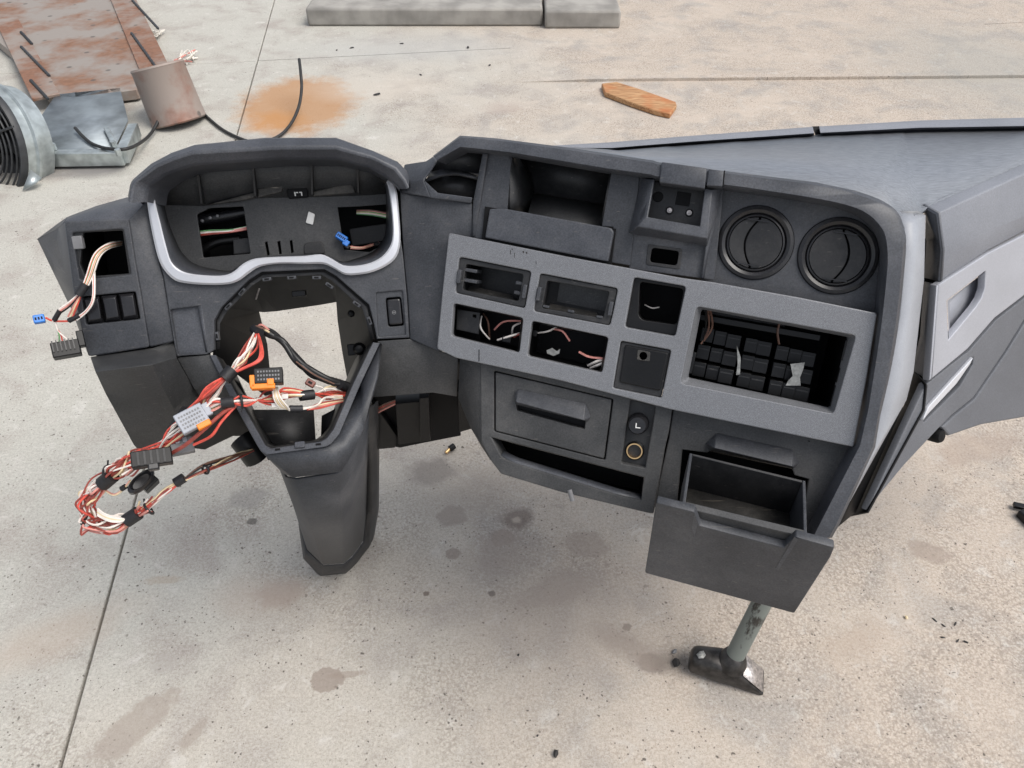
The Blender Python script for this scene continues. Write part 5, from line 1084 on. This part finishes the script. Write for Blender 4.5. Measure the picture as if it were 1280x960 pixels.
# ================================================================== HAMMER
hc0 = FL(858, 848); hc1 = FL(953, 871)
hx = (hc1 - hc0); hlen = hx.length; hx.normalize(); hy = Vector((-hx.y, hx.x, 0)); hzv = Vector((0, 0, 1))
ham = thing('hammer', 'steel hammer standing head down on the floor under the open drawer, grey tube handle', 'hammer', hc0 + hx * hlen * .5 + hy * .025)
org = hc0
def HP(x, y, z): return org + hx * x + hy * y + hzv * z
wd = .047
secs = []
for (x, w0, h0, zb, rd) in ((.0, .030, .040, .004, 1), (.004, .040, .050, .001, 1), (.010, .044, .054, .0, 1), (.030, .046, .055, .0, .75), (.050, wd, .055, .0, .45), (.085, wd, .046, .0, .35), (hlen * .80, wd, .028, .0, .22), (hlen * .97, wd, .010, .0, .15), (hlen, wd - .004, .006, .001, .15)):
    ring_ = []
    for k in range(20):
        a = 2 * math.pi * k / 20 + math.pi / 20
        ca, sa = math.cos(a), math.sin(a)
        e = 1 if rd == 1 else (.25 + .75 * rd)
        px = math.copysign(abs(ca) ** e, ca); pz = math.copysign(abs(sa) ** e, sa)
        ring_.append(HP(x, wd / 2 + px * w0 / 2, zb + h0 / 2 + pz * h0 / 2))
    secs.append(ring_)
head = strip('head', secs, M['steel'], ham, closed=True, cap=True, face_cam=False, smooth=40)
pts_ = [HP(.086, .003, .0465), HP(hlen * .985, .003, .0105), HP(hlen * .985, wd - .003, .0105), HP(.086, wd - .003, .0465)]
mesh('worn_face', pts_, [(0, 1, 2, 3)], M['steel_bright'], head, thick=.001)
m1 = [(.006, .0), (.014, .002), (.018, .009), (.013, .016), (.006, .013), (.001, .007)]
mesh('paint_splash', [HP(.006 + x * .9, .010 + y, .0555 - (.0012 if x < .004 else 0)) for x, y in m1], [tuple(range(6))], M['foil'], head, thick=.0006)
hb0 = HP(.066, wd / 2, .045); htop = P(960, 745, (P(950, 757, 1.16) - CAM).dot(Vector((0, cp, -sp))))
axis = (P(950, 757, 1.19) - hb0).normalized()
axis = (P(948, 762, 1.215) - hb0).normalized()
tube('handle', [hb0 - axis * .02, hb0 + axis * .15, hb0 + axis * .36], .0155, M['handle'], ham, 24, smooth_path=False)
lathe_pl = Plane.__new__(Plane); lathe_pl.o = hb0; lathe_pl.n = axis; lathe_pl.ex = axis.orthogonal().normalized(); lathe_pl.ey = axis.cross(lathe_pl.ex)
lathe('weld_collar', lathe_pl, hb0, [(.0150, .022), (.0185, .019), (.0215, .012), (.0245, .004), (.0255, -.006)], M['steel'], ham, 24)
for k in range(5):
    a = -1.9 + k * .35
    bq = hb0 + hx * .020 * math.cos(a) + hy * .020 * math.sin(a) + axis * .004
    vs, fs = tube_geo([bq, bq + axis * .005], .0035, 8); mesh('weld_bead', vs, fs, M['steel'], head, bevel=.001, face_cam=False)

# ================================================================== BACKGROUND THINGS
# wooden plank
wq = [(752, 104), (771, 102), (800, 111), (845, 127), (846, 131), (838, 142), (820, 138), (790, 128), (756, 115)]
top_ = [FL(u, v, .022) for u, v in wq]; bot_ = [FL(u, v, .022) - Vector((0, 0, .021)) for u, v in wq]
pl_o = strip('wooden_offcut', [bot_, top_], M['wood'], None, closed=True, cap=True, face_cam=False, bevel=.004, loc=FL(800, 122))
tag(pl_o, 'orange brown split piece of wooden plank lying on the floor behind the dashboard', 'wood')
# fan
fc = P(-20, 181, 2.62); fn = (Vector((-.42, -.80, .30))).normalized()
fan = thing('axial_fan', 'round industrial fan with black ring guard and galvanised housing at the left edge', 'fan', Vector((fc.x, fc.y, 0)))
fe = Vector((0, 0, 1)).cross(fn).normalized(); fy = fn.cross(fe)
FR = .185
def ringpts(r, h, n=48): return [fc + fe * (math.cos(2 * math.pi * k / n) * r) + fy * (math.sin(2 * math.pi * k / n) * r) + fn * h for k in range(n + 1)]
for k in range(11):
    r = FR * (.12 + .88 * k / 10)
    tube('guard_ring', ringpts(r, .022 - .03 * (k / 10) ** 3), .0034, M['guard'], fan, 6, smooth_path=False)
for k in range(4):
    a = k * math.pi / 2 + .5
    dirv = fe * math.cos(a) + fy * math.sin(a)
    tube('guard_spoke', [fc + dirv * .02 + fn * .028, fc + dirv * FR * .7 + fn * .022, fc + dirv * FR * 1.04 - fn * .004], .0042, M['guard'], fan, 6)
FP = Plane.__new__(Plane); FP.o = fc; FP.n = fn; FP.ex = fe; FP.ey = fy
lathe('shroud', FP, fc, [(FR * .94, -.004), (FR * 1.03, .002), (FR * 1.06, -.008), (FR * 1.06, -.02)], M['guard'], fan, 48)
lathe('housing', FP, fc, [(FR * 1.05, -.02), (FR * 1.05, -.05), (FR * 1.10, -.055), (FR * 1.10, -.065), (FR * 1.04, -.07), (FR * 1.02, -.12), (.001, -.12)], M['galv'], fan, 48)
lathe('inner_drum', FP, fc, [(FR * .95, -.005), (FR * .93, -.10), (.001, -.10)], M['void'], fan, 32)
for k in range(5):
    a = k * 2 * math.pi / 5; d1 = fe * math.cos(a) + fy * math.sin(a); d2 = -fe * math.sin(a) + fy * math.cos(a)
    mesh('fan_blade', [fc + d1 * .04 - fn * .05, fc + d1 * FR * .88 + d2 * -.03 - fn * .03, fc + d1 * FR * .88 + d2 * .06 - fn * .07, fc + d1 * .04 + d2 * .03 - fn * .075], [(0, 1, 2, 3)], M['dark'], fan, thick=.002)
bq = P(38, 224, 2.60); mesh('mounting_lug', [P(28, 238, 2.58), P(38, 212, 2.58), P(52, 222, 2.60), P(44, 230, 2.58)], [(0, 1, 2, 3)], M['galv'], fan, thick=.004)
box('fan_foot', Vector((fc.x - fn.x * .12, fc.y - fn.y * .12, (fc.z - FR * 1.06) / 2 - .01)), fe * .10, Vector((fn.x, fn.y, 0)) * .05, Vector((0, 0, max(.01, (fc.z - FR * 1.06) / 2))), M['galv'], fan, .004)
# galvanised base plate with angle rails
gb = thing('metal_base_frame', 'galvanised sheet metal base with bolted angle rails lying beside the fan', 'metal frame', FL(110, 170))
mesh('sheet', [FL(u, v, .05) for u, v in ((42, 190), (142, 187), (160, 150), (150, 110), (70, 118), (48, 150))], [(0, 1, 2, 3, 4, 5)], M['galv_sheet'], gb, thick=.004)
def rail(name, p0, p1, w_, h_, z0, mat):
    a, b = FL(*p0, z0), FL(*p1, z0); c = (a + b) / 2; d = (b - a) / 2; s = Vector((-d.y, d.x, 0)).normalized()
    return box(name, c + Vector((0, 0, -h_ / 2)), d, s * w_ / 2, Vector((0, 0, h_ / 2)), mat, gb, .003)
rail('rail', (38, 190), (152, 188), .035, .05, .06, M['galv']); rail('rail', (150, 188), (166, 154), .035, .05, .062, M['galv']); rail('brace', (132, 158), (146, 186), .018, .012, .066, M['galv'])
for (u, v) in ((68, 187), (143, 184), (149, 194)):
    c = FL(u, v, .062); vs, fs = tube_geo([c, c + Vector((0, 0, .022))], .010, 6); mesh('bolt', vs, fs, M['galv'], gb, face_cam=False, recalc=True)
# rusty drum
dc = FL(214, 166); dc = Vector((dc.x, dc.y + .10, 0))
drum = thing('rusty_drum', 'small rust streaked steel drum standing behind the sheet metal base', 'drum', dc)
PZ = Plane.__new__(Plane); PZ.o = dc; PZ.n = (Vector((-.22, .25, 1))).normalized(); PZ.ex = Vector((0, 1, 0)).cross(PZ.n).normalized(); PZ.ey = PZ.n.cross(PZ.ex)
lathe('shell', PZ, dc, [(.100, .0), (.106, .006), (.104, .012), (.098, .20), (.101, .205), (.097, .212)], M['rust_drum'], drum, 40)
lathe('lid', PZ, dc, [(.097, .205), (.001, .206)], M['rust_plate'], drum, 40)
# rusty sheets at top left
def sheet(name, q, z, mat, label, th=.012):
    c = FL(sum(p[0] for p in q) / len(q), sum(p[1] for p in q) / len(q))
    t = thing(name, label, 'sheet metal', c)
    vt = [FL(u, v, z) for u, v in q]; vb = [p - Vector((0, 0, th)) for p in vt]
    strip('sheet', [vb, vt], mat, t, closed=True, cap=True, face_cam=False, bevel=.002)
    return t
s1 = sheet('rusty_sheet', [(-60, 5), (45, -30), (150, -30), (188, 60), (196, 92), (170, 112), (90, 122), (58, 118), (20, 70)], .05, M['rust_plate'], 'large brownish sheet of spotted steel lying flat at the top left corner', .04)
for (a, b, w_) in (((8, 24), (58, 122), .05), ((150, -10), (196, 92), .06)):
    p0, p1 = FL(*a, .053), FL(*b, .053); c = (p0 + p1) / 2; d = (p1 - p0) / 2; s = Vector((-d.y, d.x, 0)).normalized()
    box('rusty_edge_bar', c, d, s * w_, Vector((0, 0, .006)), M['rust_band'], s1, .002)
for (a, b) in (((26, 40), (40, 55)), ((26, 58), (62, 95)), ((38, 100), (60, 124)), ((165, 0), (198, 36)), ((164, 41), (195, 84)), ((215, 82), (226, 92))):
    p0, p1 = FL(*a, .062), FL(*b, .062); n_ = 14
    pts = [p0.lerp(p1, i / (n_ * 2)) for i in range(n_ * 2 + 1)]
    tube('threaded_rod', pts, .006, M['guard'], s1, 6, smooth_path=False, rads=[.0075 if i % 2 else .0045 for i in range(n_ * 2 + 1)])
# cables
def cable(name, pts, r, label):
    o = tube(name, pts, r, M['cable'], None, 7, 6, loc=pts[0]); return tag(o, label, 'cable')
cable('black_cable', [FL(219, 98, .01), FL(240, 126, .008), FL(262, 149, .008), FL(285, 166, .008), FL(318, 178, .008), FL(345, 172, .008), FL(362, 157, .02), FL(373, 135, .05), FL(377, 112, .09), FL(376, 92, .13), FL(374, 74, .16)], .006, 'black cable curving over the rust stain with its end sticking up')
cable('black_cable', [FL(94, 160, .07), FL(104, 171, .065), FL(116, 180, .062), FL(137, 186, .07), FL(162, 185, .07), FL(186, 170, .02), FL(200, 146, .05), FL(204, 122, .12), FL(202, 104, .16)], .006, 'black cable lying across the galvanised base beside the fan')
# twine clumps
for (u, v, lab) in ((193, 47, 'tangle of pale twine on the floor at the right edge of the rusty sheet'), (236, 76, 'pink and white twine tangle on the floor above the rusty drum')):
    c = FL(u, v); t = thing('twine_tangle', lab, 'twine', c)
    for k in range(4):
        pts = [c + Vector((rnd.uniform(-.05, .05), rnd.uniform(-.07, .07), rnd.uniform(.005, .03))) for _ in range(6)]
        tube('strand', pts, .0035, M['string' if k or u < 200 else 'w_pink'], t, 5)

# ================================================================== SMALL DEBRIS
def chip(name, u, v, s, label, cat, mat='chip', flatz=.5, group=None, seed=0):
    r_ = random.Random(seed + int(u * 7 + v)); c = FL(u, v)
    bm = bmesh.new(); bmesh.ops.create_icosphere(bm, subdivisions=1, radius=1)
    for vv in bm.verts:
        k = r_.uniform(.65, 1.2); vv.co = Vector((vv.co.x * s[0] * k, vv.co.y * s[1] * k, vv.co.z * s[2] * k))
    bmesh.ops.rotate(bm, verts=bm.verts, cent=(0, 0, 0), matrix=Matrix.Rotation(r_.uniform(0, 6.28) if len(s) < 4 else s[3], 3, 'Z'))
    zm = min(vv.co.z for vv in bm.verts)
    me = bpy.data.meshes.new(name); 
    for vv in bm.verts: vv.co += c - Vector((0, 0, zm))
    bm.to_mesh(me); bm.free()
    o = link_mesh(name, me, M[mat], None, c, 20)
    return tag(o, label, cat, group)
chip('debris_lump', 845, 831, (.011, .009, .007), 'black crumbly lump beside the round end of the hammer head', 'debris')
chip('debris_lump', 843, 815, (.007, .005, .004), 'small grey metal scrap above the black lump left of the hammer', 'debris', 'conn_dgrey')
chip('debris_lump', 694, 944, (.007, .005, .005), 'black pebble on bare concrete at the bottom centre', 'pebble')
chip('debris_lump', 672, 920, (.002, .002, .002), 'tiny dark grain up and left of the bottom black pebble', 'pebble')
chip('debris_lump', 648, 819, (.003, .002, .002), 'tiny dark grain in the middle of the floor below the column', 'pebble')
for i, (u, v, a) in enumerate(((1168, 775, -1.0), (1179, 782, -.9), (1178, 797, -.3), (1194, 780, .9), (1197, 801, .7), (1207, 803, -.6))):
    chip('plastic_shard', u, v, (.006, .0018, .0015, a), 'thin black plastic shard in the scatter on the floor right of the hammer', 'shard', group='black shards scattered right of the hammer')
chip('debris_lump', 1132, 773, (.004, .003, .003), 'pale crumb on the floor between the drawer and the black shards', 'pebble', 'w_cream')
chip('debris_lump', 540, 181 * 1.0 + 0, (.001, .001, .001), 'tiny grain hidden near the cluster hood', 'pebble') if False else None
for (u, v, s, lab) in ((612, 82, .012, 'dark flake on the floor just below the far kerb'), (471, 119, .018, 'flat dark flake on the floor right of the rust stain'), (585, 60, .015, 'grey flake on the floor near the middle of the kerb'), (502, 55, .012, 'small dark flake below the left half of the kerb'), (526, 94, .010, 'dark speck of grit between rust stain and kerb'),
                       (421, 63, .009, 'black grit speck in the scatter below the left end of the kerb'), (440, 60, .013, 'grey pebble in the scatter below the left end of the kerb'), (160, 631 + 60, .003, 'dark pebble on the floor right of the joint')):
    chip('debris_flake', u, v, (s, s * .5, s * .25), lab, 'debris')
# bulb holder under the dash
bh = FL(561, 566); b0 = thing('bulb_holder', 'tiny black bulb holder with a brass bulb on the floor behind the column', 'bulb holder', bh)
tube('holder', [bh + Vector((.002, .004, .008)), bh + Vector((.012, .012, .010))], .007, M['black'], b0, 12, smooth_path=False)
tube('bulb', [bh + Vector((-.006, -.006, .006)), bh + Vector((.002, .004, .008))], .004, M['brass'], b0, 10, smooth_path=False)
# black clip at the right edge
ce = FL(1282, 652); b1 = thing('plastic_clip', 'black plastic clip on the floor cut off by the right edge of the view', 'clip', ce)
box('body', ce + Vector((0, 0, .010)), Vector((.010, .004, 0)), Vector((-.006, .018, 0)), Vector((0, 0, .009)), M['black'], b1, .003)
box('prong', ce + Vector((-.002, .032, .010)), Vector((.010, -.003, 0)), Vector((.002, .006, 0)), Vector((0, 0, .004)), M['black'], b1, .001)
